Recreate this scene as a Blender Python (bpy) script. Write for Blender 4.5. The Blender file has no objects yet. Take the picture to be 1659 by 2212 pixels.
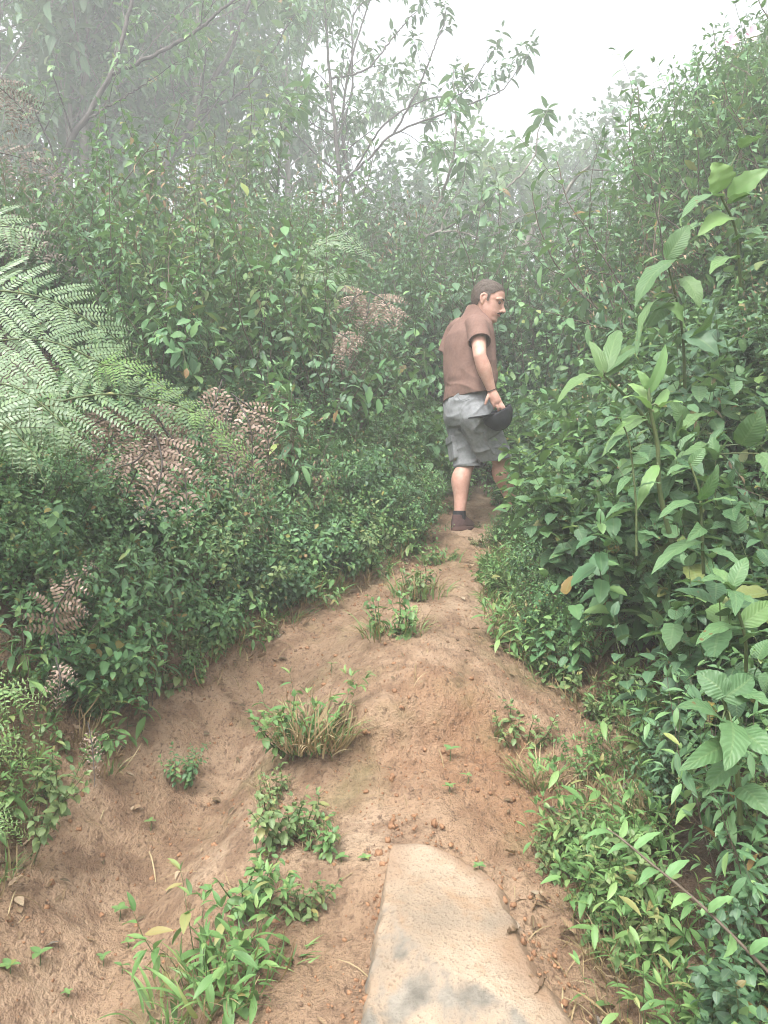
import bpy, math, random
import numpy as np
from mathutils import Vector, Matrix

random.seed(7)
RNG = np.random.default_rng(7)
C = bpy.context.scene.collection
SC = bpy.context.scene
F_PX, CX, CY, EYE = 773.0, 384.0, 512.0, 1.55
S = 0.46293                      # photo notes (1659 wide) -> 768 wide

def W(px, py, d):
    return np.array([(px - CX) * d / F_PX, d, EYE - (py - CY) * d / F_PX])
def Q(u, v, d):
    return W(u * S, v * S, d)
def nz(v):
    v = np.asarray(v, float); return v / (np.linalg.norm(v, axis=-1, keepdims=True) + 1e-9)
def sstep(a, b, x):
    t = np.clip((x - a) / (b - a), 0, 1); return t * t * (3 - 2 * t)

# ---------- noise
def _h(ix, iy, iz, seed):
    n = (ix.astype(np.int64) * 374761393 + iy.astype(np.int64) * 668265263 + iz.astype(np.int64) * 2147483647 + seed * 974634777) & 0x7fffffff
    n = ((n ^ (n >> 13)) * 1274126177) & 0x7fffffff
    n = ((n ^ (n >> 16)) * 668265263) & 0x7fffffff
    return ((n ^ (n >> 15)) & 0xffff) / 32767.5 - 1.0
def vn(x, y, z=None, seed=0):
    x = np.asarray(x, float); y = np.asarray(y, float)
    z = np.zeros_like(x) if z is None else np.asarray(z, float)
    ix, iy, iz = np.floor(x), np.floor(y), np.floor(z)
    fx, fy, fz = x - ix, y - iy, z - iz
    fx, fy, fz = [f * f * f * (f * (f * 6 - 15) + 10) for f in (fx, fy, fz)]
    out = 0
    for a in (0, 1):
        for b in (0, 1):
            for c in (0, 1):
                wgt = (fx if a else 1 - fx) * (fy if b else 1 - fy) * (fz if c else 1 - fz)
                out = out + wgt * _h(ix + a, iy + b, iz + c, seed)
    return out
def fbm(x, y, z=None, seed=0, oct=4, gain=.5):
    s, a = 0, 1.0
    for o in range(oct):
        k = 2.03 ** o
        s = s + a * vn(x * k + 13.1 * o, y * k + 7.7 * o, None if z is None else z * k, seed + o)
        a *= gain
    return s

# ---------- geometry store
class Geo:
    def __init__(g): g.V, g.F, g.U, g.M, g.n = [], [], [], [], 0
    def add(g, V, F, uv, mat):
        V = np.asarray(V, np.float32).reshape(-1, 3); F = np.asarray(F, np.int64).reshape(-1, 4)
        g.V.append(V); g.F.append(F + g.n); g.n += len(V)
        g.U.append(np.zeros((len(V), 2), np.float32) if uv is None else np.asarray(uv, np.float32))
        g.M.append(np.full(len(F), mat, np.int32))
    def cat(g):
        if len(g.V) != 1:
            g.V = [np.concatenate(g.V)]; g.F = [np.concatenate(g.F)]; g.U = [np.concatenate(g.U)]; g.M = [np.concatenate(g.M)]
        return g.V[0], g.F[0], g.U[0], g.M[0]
    def addgeo(g, o, R=None, t=None):
        if o.n == 0: return
        V, F, U, M = o.cat()
        if R is not None: V = V @ np.asarray(R, np.float32).T
        if t is not None: V = V + np.asarray(t, np.float32)
        g.V.append(V.astype(np.float32)); g.F.append(F + g.n); g.n += len(V); g.U.append(U); g.M.append(M)

MATS = []
def reg(m): MATS.append(m); return len(MATS) - 1

def to_mesh(name, geo, smooth=True, offset=None):
    V, F, U, M = geo.cat()
    if offset is not None: V = V - np.asarray(offset, np.float32)
    me = bpy.data.meshes.new(name)
    me.vertices.add(len(V)); me.vertices.foreach_set('co', np.ascontiguousarray(V, np.float32).ravel())
    me.loops.add(F.size); me.loops.foreach_set('vertex_index', F.astype(np.int32).ravel())
    me.polygons.add(len(F)); me.polygons.foreach_set('loop_start', np.arange(len(F), dtype=np.int32) * 4)
    ids = np.unique(M)
    for i in ids: me.materials.append(MATS[i])
    me.polygons.foreach_set('material_index', np.searchsorted(ids, M).astype(np.int32))
    me.polygons.foreach_set('use_smooth', np.full(len(F), smooth))
    uv = me.uv_layers.new(name='UVMap')
    uv.data.foreach_set('uv', U[F.ravel()].astype(np.float32).ravel())
    me.update(calc_edges=True)
    return me

def link(name, me, parent=None, loc=None):
    o = bpy.data.objects.new(name, me); C.objects.link(o)
    if parent is not None: o.parent = parent
    if loc is not None: o.location = loc
    return o
def tag(o, label=None, cat=None, group=None, kind=None):
    if label: o['label'] = label
    if cat: o['category'] = cat
    if group: o['group'] = group
    if kind: o['kind'] = kind
    return o
def empty(name, loc, label, cat, group=None):
    o = bpy.data.objects.new(name, None); C.objects.link(o); o.location = loc; o.empty_display_size = .05
    return tag(o, label, cat, group)
def obj(name, geo, parent=None, origin=None, smooth=True):
    return link(name, to_mesh(name, geo, smooth, origin), parent, None if parent is not None else origin)

def tube(geo, P, R, mat, k=5):
    P = np.asarray(P, float); n = len(P); R = np.broadcast_to(np.asarray(R, float), (n,))
    T = nz(np.gradient(P, axis=0))
    ref = np.array([0, 0, 1.]) if abs(T[0, 2]) < .9 else np.array([1., 0, 0])
    A = nz(np.cross(T, ref)); B = np.cross(T, A)
    a = np.arange(k) * 2 * math.pi / k
    V = P[:, None] + R[:, None, None] * (np.cos(a)[None, :, None] * A[:, None] + np.sin(a)[None, :, None] * B[:, None])
    i = np.arange(n - 1)[:, None] * k; j = np.arange(k)[None]; j2 = (j + 1) % k
    F = np.stack([i + j, i + j2, i + k + j2, i + k + j], -1).reshape(-1, 4)
    L = np.concatenate([[0], np.cumsum(np.linalg.norm(np.diff(P, axis=0), axis=1))])
    uv = np.stack([np.broadcast_to(a / 6.2832, (n, k)), np.broadcast_to(L[:, None], (n, k))], -1).reshape(-1, 2)
    geo.add(V.reshape(-1, 3), F, uv, mat)

def spline(P, n=24):
    P = np.asarray(P, float)
    if len(P) == 2: return P[0] + (P[1] - P[0]) * np.linspace(0, 1, n)[:, None]
    E = np.vstack([2 * P[0] - P[1], P, 2 * P[-1] - P[-2]]); out = []
    ts = np.linspace(0, len(P) - 1 - 1e-6, n)
    for t in ts:
        i = int(t); f = t - i; a, b, c, d = E[i:i + 4]
        out.append(.5 * (2 * b + (c - a) * f + (2 * a - 5 * b + 4 * c - d) * f * f + (3 * b - a - 3 * c + d) * f ** 3))
    return np.array(out)

# ---------- leaves (unit length along +Y, blade faces +Z)
def leaf_proto(width, a=.6, b=.9, rows=5, cols=3, fold=.25, droop=.18, wave=0., serr=0.):
    t = np.linspace(0, 1, rows) ** .92
    w = (t + .012) ** a * (1 - t + .012) ** b; w = w / w.max() * width / 2
    if serr: w = w * (1 + serr * (np.arange(rows) % 2 * 2 - 1))
    u = np.linspace(-1, 1, cols)
    X = u[None] * w[:, None]; Y = np.broadcast_to(t[:, None], X.shape) - .3 * droop * (t ** 3)[:, None] + (.03 * np.abs(u)[None] * (t < .2)[:, None] * -1)
    Z = fold * np.abs(X) - droop * (t ** 2)[:, None] + wave * np.sin(t * 17)[:, None] * np.abs(u)[None] * width
    V = np.stack([X, Y, Z], -1).reshape(-1, 3)
    i = np.arange(rows - 1)[:, None] * cols; j = np.arange(cols - 1)[None]
    F = np.stack([i + j, i + j + 1, i + cols + j + 1, i + cols + j], -1).reshape(-1, 4)
    uv = np.stack([np.broadcast_to(u[None] * .5 + .5, X.shape), np.broadcast_to(t[:, None], X.shape)], -1).reshape(-1, 2)
    return V, F, uv
LP = {
 'ovate':  leaf_proto(.55, .55, .95, 6, 3, .3, .16),
 'tooth':  leaf_proto(.60, .50, .90, 9, 3, .3, .18, .02, .06),
 'lance':  leaf_proto(.30, .7, 1.05, 6, 3, .35, .24),
 'lance2': leaf_proto(.34, .6, 1.15, 7, 3, .3, .34, .02),
 'heart':  leaf_proto(.78, .34, .95, 6, 5, .22, .22),
 'round':  leaf_proto(.75, .5, .55, 5, 3, .2, .1),
 'far':    leaf_proto(.5, .6, .9, 4, 3, .25, .2),
 'farl':   leaf_proto(.33, .6, 1.0, 4, 3, .3, .25),
 'pinnule': leaf_proto(.40, .25, .5, 4, 3, .1, .1),
 'pinnuled': leaf_proto(.5, .25, .45, 4, 3, -.15, .15),
 'blade':  leaf_proto(.07, .3, .8, 8, 3, .4, .55),
 'wide_blade': leaf_proto(.085, .4, 1.0, 8, 3, .35, .5),
 'dryc': leaf_proto(.55, .5, .8, 8, 5, 1.0, -.5, .14),
 'straw':  leaf_proto(.03, .2, .4, 6, 2, 0, .5, .1),
}
def cloud(geo, proto, pos, dr, nr, size, mat):
    if len(pos) == 0: return
    V0, F0, U0 = LP[proto] if isinstance(proto, str) else proto
    pos = np.asarray(pos, float); d = nz(dr); n = np.asarray(nr, float); sz = np.asarray(size, float)
    s = nz(np.cross(d, n)); n = np.cross(s, d)
    V = pos[:, None] + sz[:, None, None] * (V0[None, :, 0:1] * s[:, None] + V0[None, :, 1:2] * d[:, None] + V0[None, :, 2:3] * n[:, None])
    k, m = len(pos), len(V0)
    F = (F0[None] + (np.arange(k) * m)[:, None, None]).reshape(-1, 4)
    geo.add(V.reshape(-1, 3), F, np.tile(U0, (k, 1)), mat)

# ---------- node helpers / materials
def nt(name):
    m = bpy.data.materials.new(name); m.use_nodes = True; t = m.node_tree; t.nodes.clear(); return m, t
def N(t, kind, ins=None, **kw):
    n = t.nodes.new(kind)
    for k, v in kw.items(): setattr(n, k, v)
    for k, v in (ins or {}).items():
        if isinstance(v, bpy.types.NodeSocket): t.links.new(v, n.inputs[k])
        else: n.inputs[k].default_value = v
    return n
def ramp(t, fac, stops, interp='LINEAR'):
    r = N(t, 'ShaderNodeValToRGB', {'Fac': fac}); cr = r.color_ramp; cr.interpolation = interp
    while len(cr.elements) < len(stops): cr.elements.new(.5)
    for e, (p, c) in zip(cr.elements, stops): e.position = p; e.color = (*c, 1)
    return r.outputs['Color']
def mixc(t, fac, a, b, mode='MIX'):
    m = N(t, 'ShaderNodeMix', data_type='RGBA', blend_type=mode)
    for s, v in ((m.inputs[0], fac), (m.inputs[6], a), (m.inputs[7], b)):
        if isinstance(v, bpy.types.NodeSocket): t.links.new(v, s)
        else: s.default_value = v if not isinstance(v, tuple) or len(v) == 4 else (*v, 1)
    return m.outputs[2]
def mth(t, op, a, b=0., c=0.):
    n = N(t, 'ShaderNodeMath', operation=op)
    for s, v in zip(n.inputs, (a, b, c)):
        if isinstance(v, bpy.types.NodeSocket): t.links.new(v, s)
        else: s.default_value = v
    return n.outputs[0]
def noise(t, scale, detail=3, vec=None, rough=.55):
    ins = {'Scale': scale, 'Detail': detail, 'Roughness': rough}
    if vec is not None: ins['Vector'] = vec
    return N(t, 'ShaderNodeTexNoise', ins).outputs['Fac']

def leaf_mat(name, stops, transl=.27, rough=.46, veins=0, spec=.42, under=None, blotch=.25):
    if stops[0][1][1] > stops[0][1][0]:
        def soft(c):
            c = (c[0] * 1.1, c[1], c[2] * .82)
            l = .25 * c[0] + .65 * c[1] + .1 * c[2]; k = .27
            return (c[0] + (l * .82 - c[0]) * k, c[1] + (l * .98 - c[1]) * k * .8, c[2] + (l * .62 - c[2]) * k)
        stops = [(p_, soft(c)) for p_, c in stops]
    m, t = nt(name)
    g = N(t, 'ShaderNodeNewGeometry'); oi = N(t, 'ShaderNodeObjectInfo'); uv = N(t, 'ShaderNodeUVMap')
    r = mth(t, 'FRACT', mth(t, 'ADD', g.outputs['Random Per Island'], mth(t, 'MULTIPLY', oi.outputs['Random'], .37)))
    col = ramp(t, r, stops)
    sx = N(t, 'ShaderNodeSeparateXYZ', {0: uv.outputs[0]})
    au = mth(t, 'ABSOLUTE', mth(t, 'SUBTRACT', sx.outputs[0], .5))
    mid = mth(t, 'LESS_THAN', au, .045)
    tc = N(t, 'ShaderNodeTexCoord')
    n1 = noise(t, 45, 3, tc.outputs['Object'])
    col = mixc(t, mth(t, 'MULTIPLY', n1, blotch), col, mixc(t, .6, col, (.16, .2, .05, 1)))
    col = mixc(t, mth(t, 'MULTIPLY', mid, .3), col, (.22, .32, .14, 1))
    bump = None
    if veins:
        ph = mth(t, 'FRACT', mth(t, 'MULTIPLY', mth(t, 'SUBTRACT', sx.outputs[1], mth(t, 'MULTIPLY', au, .42)), veins))
        v = mth(t, 'ABSOLUTE', mth(t, 'SUBTRACT', ph, .5))           # 0 at the vein
        vl = mth(t, 'SUBTRACT', 1.0, mth(t, 'MINIMUM', mth(t, 'MULTIPLY', v, 9.), 1.0))
        col = mixc(t, mth(t, 'MULTIPLY', vl, .26), col, mixc(t, .55, col, (.015, .04, .015, 1)))
        h = mth(t, 'SUBTRACT', mth(t, 'MULTIPLY', v, 1.5), mth(t, 'MULTIPLY', mid, .5))
        h = mth(t, 'ADD', h, mth(t, 'MULTIPLY', noise(t, 160, 2, tc.outputs['Object']), .35))
        bump = N(t, 'ShaderNodeBump', {'Strength': .4, 'Distance': .003, 'Height': h}).outputs[0]
    if veins:
        vo = N(t, 'ShaderNodeTexVoronoi', {'Vector': tc.outputs['Object'], 'Scale': 38.0}).outputs['Distance']
        sp = mth(t, 'MULTIPLY', mth(t, 'LESS_THAN', vo, .17), mth(t, 'GREATER_THAN', noise(t, 7, 2, tc.outputs['Object']), .54))
        col = mixc(t, mth(t, 'MULTIPLY', sp, .8), col, (.16, .09, .035, 1))
    ub = mixc(t, .4, col, under or (.17, .25, .15, 1))
    col = mixc(t, g.outputs['Backfacing'], col, ub)
    ins = {'Base Color': col, 'Roughness': rough, 'Specular IOR Level': spec}
    p = N(t, 'ShaderNodeBsdfPrincipled', ins)
    tcol = mixc(t, .5, col, (.16, .30, .03, 1), 'MIX')
    tr = N(t, 'ShaderNodeBsdfTranslucent', {'Color': tcol})
    if bump is not None: t.links.new(bump, p.inputs['Normal'])
    mx = N(t, 'ShaderNodeMixShader', {0: transl, 1: p.outputs[0], 2: tr.outputs[0]})
    N(t, 'ShaderNodeOutputMaterial', {0: mx.outputs[0]})
    return reg(m)
def plain_mat(name, c1, c2, scale=30, rough=.8, bump=.3, dist=.004, stretch=None, spec=.4):
    m, t = nt(name); tc = N(t, 'ShaderNodeTexCoord'); vec = tc.outputs['Object']
    if stretch: vec = N(t, 'ShaderNodeMapping', {'Vector': vec, 'Scale': stretch}).outputs[0]
    n1 = noise(t, scale, 5, vec)
    col = ramp(t, n1, [(.3, c1), (.7, c2)])
    b = N(t, 'ShaderNodeBump', {'Strength': bump, 'Distance': dist, 'Height': noise(t, scale * 2.5, 4, vec)})
    p = N(t, 'ShaderNodeBsdfPrincipled', {'Base Color': col, 'Roughness': rough, 'Normal': b.outputs[0], 'Specular IOR Level': spec})
    N(t, 'ShaderNodeOutputMaterial', {0: p.outputs[0]})
    return reg(m)

G = lambda *k: list(k)
M_HERB = leaf_mat('herb_leaf', [(0, (0.044, 0.174, 0.093)), (.45, (0.074, 0.250, 0.112)), (.8, (0.127, 0.333, 0.134)), (.965, (0.194, 0.399, 0.134)), (.985, (0.340, 0.260, 0.050)), (1, (0.220, 0.100, 0.040))])
M_LANCE = leaf_mat('lance_leaf', [(0, (0.068, 0.200, 0.123)), (.5, (0.098, 0.267, 0.144)), (.9, (0.150, 0.350, 0.157)), (.97, (0.209, 0.416, 0.134)), (.99, (0.400, 0.260, 0.050)), (1, (0.200, 0.100, 0.050))])
M_BROAD = leaf_mat('broad_leaf', [(0, (0.036, 0.124, 0.076)), (.5, (0.056, 0.175, 0.091)), (.9, (0.091, 0.238, 0.107)), (.975, (0.142, 0.306, 0.091)), (1, (0.204, 0.136, 0.034))], veins=9)
M_LIGHT = leaf_mat('light_leaf', [(0, (0.072, 0.215, 0.084)), (.6, (0.117, 0.299, 0.101)), (.95, (0.182, 0.377, 0.115)), (1, (0.300, 0.280, 0.060))], transl=.33)
M_BIG = leaf_mat('velvet_leaf', [(0, (0.050, 0.147, 0.076)), (.6, (0.071, 0.192, 0.083)), (1, (0.122, 0.260, 0.091))], veins=13, rough=.5)
M_DARK = leaf_mat('dark_leaf', [(0, (0.038, 0.117, 0.089)), (.6, (0.060, 0.174, 0.112)), (.97, (0.090, 0.233, 0.134)), (1, (0.200, 0.140, 0.050))], transl=.2)
M_FERN = leaf_mat('fern_leaf', [(0, (.09, .19, .115)), (.6, (.13, .245, .145)), (1, (.17, .30, .15))], transl=.25, rough=.4, blotch=.1, spec=.5)
M_FERNB = leaf_mat('fern_bright_leaf', [(0, (.11, .27, .06)), (1, (.17, .36, .08))], transl=.4, rough=.45, blotch=.1)
M_DEAD = leaf_mat('dead_fern_leaf', [(0, (.09, .058, .047)), (.5, (.21, .143, .118)), (.85, (.34, .245, .21)), (1, (.45, .35, .31))], transl=.1, rough=.8, spec=.2, under=(.22, .17, .15, 1), blotch=.2)
M_DUSTY = leaf_mat('dusty_leaf', [(0, (.10, .20, .085)), (.6, (.16, .27, .11)), (.94, (.23, .33, .13)), (1, (.34, .27, .10))], transl=.25)
M_DEADG = leaf_mat('withered_fern_leaf', [(0, (.05, .04, .036)), (.6, (.12, .095, .085)), (1, (.22, .18, .16))], transl=.08, rough=.8, spec=.2, under=(.12, .1, .09, 1), blotch=.1)
M_GRASS = leaf_mat('grass_blade', [(0, (0.090, 0.267, 0.089)), (.6, (0.150, 0.367, 0.112)), (.9, (0.255, 0.450, 0.157)), (1, (0.360, 0.280, 0.120))], transl=.35)
M_STRAW = leaf_mat('straw_blade', [(0, (.20, .13, .07)), (.6, (.32, .23, .13)), (1, (.46, .36, .22))], transl=.1, rough=.8, spec=.2, under=(.3, .22, .14, 1))
M_LITTER = leaf_mat('dry_leaf', [(0, (.09, .055, .04)), (.4, (.17, .10, .065)), (.7, (.30, .19, .12)), (.9, (.42, .31, .22)), (1, (.10, .09, .09))], transl=.08, rough=.75, spec=.3, veins=7, under=(.28, .2, .14, 1))
M_STEM = plain_mat('green_stem', (.06, .10, .035), (.11, .13, .05), 20, .6, .1)
M_TWIG = plain_mat('woody_twig', (.085, .065, .045), (.16, .13, .10), 40, .8, .3)
M_BARK = plain_mat('grey_bark', (.13, .115, .095), (.25, .23, .20), 14, .9, .5, .01, (1, 1, .35))
M_DARKBARK = plain_mat('dark_bark', (0.045, 0.038, 0.034), (0.100, 0.090, 0.080), 14, .9, .5, .01, (1, 1, .35))
M_ROOT = plain_mat('dry_root', (.22, .14, .085), (.36, .25, .16), 60, .85, .3)
M_STONE = plain_mat('pebble', (.13, .078, .048), (.24, .16, .105), 25, .85, .4)
M_CLOD = plain_mat('clay_clod', (.17, .085, .045), (.34, .19, .10), 60, .8, .4, .003)
M_PETAL = plain_mat('pink_petal', (.75, .45, .55), (.85, .62, .70), 30, .6, .1)
M_PURPLE = plain_mat('purple_petal', (.16, .03, .16), (.26, .06, .24), 30, .6, .1)
M_ORANGE = plain_mat('orange_petal', (.75, .12, .03), (.85, .22, .05), 30, .6, .1)
HAZE_TOP, HAZE_D, EXPO = 22.0, .0145, 1.65
# ---------- terrain
SL = .288
def base(y):
    y = np.asarray(y, float)
    up = np.where(y < 5.4, SL * y, SL * 5.4 + .20 * (np.minimum(y, 26) - 5.4))
    return np.where(y < 0, .12 * np.maximum(y, -8), up)
def bd(pts):
    d = [1198 / (v * S - (512 - 773 * SL)) for u, v in pts]
    return np.array(d[::-1]), np.array([(u * S - CX) * k / F_PX for (u, v), k in zip(pts, d)][::-1])
LB = bd([(880, 1195), (800, 1240), (620, 1330), (430, 1455), (250, 1490), (215, 1640), (60, 1760), (-40, 1880)])
RB = bd([(1060, 1215), (1070, 1290), (1100, 1400), (1200, 1500), (1340, 1585), (1300, 1700), (1215, 1800), (1165, 1900), (1140, 2000), (1200, 2140)])
def xl(y): return np.interp(y, np.concatenate([[0], LB[0], [5.6, 7.5, 12]]), np.concatenate([[-1.3], LB[1], [.42, .95, 3.0]]))
def xr(y): return np.interp(y, np.concatenate([[0], RB[0], [5.6, 7.5, 12]]), np.concatenate([[.45], RB[1], [1.05, 1.7, 3.8]]))
def Hs(x, y):
    x = np.asarray(x, float); y = np.asarray(y, float)
    dl, dr = xl(y) - x, x - xr(y)
    near = 1 - sstep(2.7, 4.0, y)
    h = base(y)
    h = h + sstep(-.05, .38, dl) * (.14 + .36 * near) + np.minimum(.42 * np.maximum(dl - .25, 0), 1.5) * (.55 + .45 * sstep(2, 5, y))
    h = h + sstep(0, .3, dr) * .08 + np.minimum((1.2 + .5 * sstep(5.6, 7.6, y)) * np.maximum(dr - .32 + .14 * sstep(5.6, 7.6, y), 0), 4.6) * (.5 + .5 * sstep(2.0, 6.5, y))
    tr = sstep(.15, -.1, dl) * sstep(.2, -.1, dr) if False else (1 - sstep(-.1, .15, dl)) * (1 - sstep(-.1, .25, dr))
    xc = np.interp(y, [1.5, 1.9, 2.6, 3.2, 4.2, 5], [.14, .13, .10, .16, .42, .55])
    h = h + tr * (.035 * np.exp(-((x - xc) / .33) ** 2)) * (1 - sstep(4.0, 4.7, y))
    gx = np.interp(y, [1.5, 2.2, 3.0, 4.2, 4.8], [-.62, -.72, -.52, .05, .32])
    h = h - tr * (.17 * (1 - sstep(2.6, 3.6, y)) + .05) * np.exp(-((x - gx) / .22) ** 2) * (1 - sstep(3.9, 4.8, y))
    h = h + tr * .15 * np.exp(-((x - .18) / .42) ** 2) * (sstep(2.55, 2.67, y + .05 * vn(x * 6, y * 3, seed=44)) - sstep(2.72, 4.6, y))
    h = h + .02 * vn(x * 2.2, y * 2.2, seed=3) * (1 - sstep(20, 60, np.abs(y)))
    fm = np.exp(-(((x - .42) / .34) ** 2 + ((y - 5.0) / .40) ** 2) ** 2); h = h * (1 - fm) + (1.425 + .15 * (y - 5)) * fm
    far = sstep(24, 60, np.hypot(x, y))
    return h * (1 - far) + far * 2.0
def Hd(x, y):
    n = np.where((y > .8) & (y < 7) & (np.abs(x) < 2.5), 1., 0.)
    r = fbm(x * 5, y * 5, seed=11, oct=3) * .014
    st = vn(x * 34 + y * 6, y * 7, seed=21) * .0045 + vn(x * 70, y * 9, seed=22) * .003 * scrape(x, y) * 2
    fine = fbm(x * 26, y * 26, seed=31, oct=3, gain=.6)
    rough = .55 + .6 * sstep(-.2, .5, vn(x * 2.6, y * 2.6, seed=41)) + 1.6 * scrape(x, y)
    return Hs(x, y) + n * (r + st + (fine * .008 - np.maximum(fine - .5, 0) * .022) * rough)
def scrape(x, y):
    q = np.exp(-((x - .22) / .30) ** 2 - ((y - 2.55) / .26) ** 2) + .8 * np.exp(-((x - .5) / .22) ** 2 - ((y - 2.25) / .25) ** 2)
    return np.clip(q * (1 + .5 * vn(x * 7, y * 7, seed=51)), 0, 1)
def gp(px, py, dz=0.):
    """where the sight line of a noted point meets the ground"""
    dx, dzz = (px - CX) / F_PX, -(py - CY) / F_PX
    ds = np.arange(1.0, 14, .004)
    z = Hs(dx * ds, ds) + dz
    k = np.argmax(EYE + dzz * ds < z)
    d = ds[k]
    return np.array([dx * d, d, float(Hs(dx * d, d))])
def GQ(u, v): return gp(u * S, v * S)
def on(x, y, dz=0.): return np.array([x, y, float(Hs(x, y)) + dz])

def axis(segs):
    out = [segs[0][0]]
    for a, b, st in segs:
        n = max(1, int(round((b - a) / st))); out += list(a + (b - a) * (np.arange(n) + 1) / n)
    return np.array(out)
gx = axis([(-150, -30, 12), (-30, -8, 1.2), (-8, -2.2, .16), (-2.2, -1.35, .03), (-1.35, 1.2, .0105), (1.2, 2.2, .03), (2.2, 8, .16), (8, 30, 1.2), (30, 150, 12)])
gy = axis([(-150, -10, 14), (-10, 1.0, .5), (1.0, 1.5, .03), (1.5, 3.6, .0115), (3.6, 5.6, .02), (5.6, 10, .12), (10, 30, 1.), (30, 150, 12)])
XX, YY = np.meshgrid(gx, gy)
ZZ = Hd(XX, YY)
g = Geo(); nxg = len(gx)
i = np.arange(len(gy) - 1)[:, None] * nxg; j = np.arange(nxg - 1)[None]
m, t = nt('clay_soil')
tc = N(t, 'ShaderNodeTexCoord'); vec = tc.outputs['Object']
aveg = N(t, 'ShaderNodeAttribute', attribute_name='humus').outputs['Fac']; ascr = N(t, 'ShaderNodeAttribute', attribute_name='gravel').outputs['Fac']
big = noise(t, 1.7, 4, vec); mid = noise(t, 9, 5, vec); fin = noise(t, 70, 4, vec, .65); spk = noise(t, 190, 2, vec)
col = ramp(t, big, [(.32, (.275, .178, .105)), (.5, (.385, .260, .165)), (.68, (.475, .345, .235))])
col = mixc(t, ramp(t, mid, [(.46, (0, 0, 0)), (.60, (.7, .7, .7))]), col, (.20, .12, .07, 1))
col = mixc(t, ascr, col, ramp(t, fin, [(.35, (.17, .075, .03)), (.52, (.33, .17, .08)), (.66, (.46, .28, .16))]))
col = mixc(t, ramp(t, fin, [(.52, (0, 0, 0)), (.70, (.75, .75, .75))]), col, (.085, .045, .025, 1))
col = mixc(t, ramp(t, spk, [(.66, (0, 0, 0)), (.72, (.55, .55, .55))]), col, (.40, .29, .19, 1))
moss = mth(t, 'MULTIPLY', ramp(t, noise(t, 3.1, 4, vec), [(.55, (0, 0, 0)), (.72, (1, 1, 1))]), .4)
col = mixc(t, moss, col, (.16, .17, .06, 1))
col = mixc(t, aveg, col, ramp(t, mid, [(.35, (.035, .024, .016)), (.65, (.085, .055, .035))]))
crk = noise(t, 28, 6, N(t, 'ShaderNodeMapping', {'Vector': vec, 'Rotation': (0, 0, .5), 'Scale': (1.5, .6, 1)}).outputs[0], .7)
col = mixc(t, ramp(t, crk, [(.33, (.8, .8, .8)), (.42, (0, 0, 0))]), col, (.085, .045, .025, 1))
hgt = mth(t, 'ADD', mth(t, 'ADD', fin, crk), mth(t, 'MULTIPLY', spk, .4))
bmp = N(t, 'ShaderNodeBump', {'Strength': 1.0, 'Distance': .02, 'Height': hgt})
rgh = ramp(t, mid, [(.3, (.42, .42, .42)), (.7, (.75, .75, .75))])
p = N(t, 'ShaderNodeBsdfPrincipled', {'Base Color': col, 'Roughness': rgh, 'Normal': bmp.outputs[0], 'Specular IOR Level': .45})
N(t, 'ShaderNodeOutputMaterial', {0: p.outputs[0]})
M_CLAY = reg(m)
g.add(np.stack([XX, YY, ZZ], -1).reshape(-1, 3), np.stack([i + j, i + j + 1, i + nxg + j + 1, i + nxg + j], -1), np.stack([XX, YY], -1).reshape(-1, 2), M_CLAY)
gm = to_mesh('ground', g)
hum = np.maximum(sstep(.12, .42, xl(YY) - XX), sstep(.05, .40, XX - xr(YY)) * .9) + sstep(5.6, 6.4, YY)
hum = np.clip(hum + .35 * vn(XX * 6, YY * 6, seed=61) * (hum > .05) * (hum < .95), 0, 1)
for nm, arr in (('humus', hum), ('gravel', scrape(XX, YY) * .6)):
    at = gm.attributes.new(nm, 'FLOAT', 'POINT'); at.data.foreach_set('value', arr.astype(np.float32).ravel())
tag(link('ground', gm), 'steep brown clay trail and its soil banks', None, None, 'structure')

# ---------- the pale rock slab in the trail
m, t = nt('pale_sandstone')
tc = N(t, 'ShaderNodeTexCoord'); vec = tc.outputs['Object']
b1 = noise(t, 3.2, 5, vec); b2 = noise(t, 16, 6, vec, .6); b3 = noise(t, 140, 3, vec)
col = ramp(t, b1, [(.36, (.21, .17, .125)), (.48, (.295, .225, .158)), (.62, (.35, .275, .20))])
col = mixc(t, ramp(t, b2, [(.5, (0, 0, 0)), (.72, (.5, .5, .5))]), col, (.25, .135, .06, 1))
col = mixc(t, ramp(t, b3, [(.55, (0, 0, 0)), (.66, (.6, .6, .6))]), col, (.12, .085, .055, 1))
col = mixc(t, N(t, 'ShaderNodeAttribute', attribute_name='grey').outputs['Fac'], col, ramp(t, b2, [(.35, (.12, .108, .088)), (.65, (.24, .215, .175))]))
col = mixc(t, N(t, 'ShaderNodeAttribute', attribute_name='mud').outputs['Fac'], col, (.19, .115, .068, 1))
bmp = N(t, 'ShaderNodeBump', {'Strength': .8, 'Distance': .010, 'Height': mth(t, 'ADD', b2, mth(t, 'MULTIPLY', b3, .5))})
p = N(t, 'ShaderNodeBsdfPrincipled', {'Base Color': col, 'Roughness': .72, 'Normal': bmp.outputs[0], 'Specular IOR Level': .35})
N(t, 'ShaderNodeOutputMaterial', {0: p.outputs[0]})
M_ROCK = reg(m)
eL = np.array([GQ(*q) for q in [(862, 1795), (850, 1840), (843, 1890), (836, 1990), (812, 2090), (795, 2212)]])
eR = np.array([GQ(*q) for q in [(884, 1793), (935, 1835), (1000, 1875), (1085, 1935), (1125, 2010), (1165, 2110), (1215, 2212)]])
yy = np.linspace(1.28, max(eL[0, 1], eR[0, 1]) + .03, 90)
def ext(e, y): o = np.argsort(e[:, 1]); return np.interp(y, e[o, 1], e[o, 0])
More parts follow.
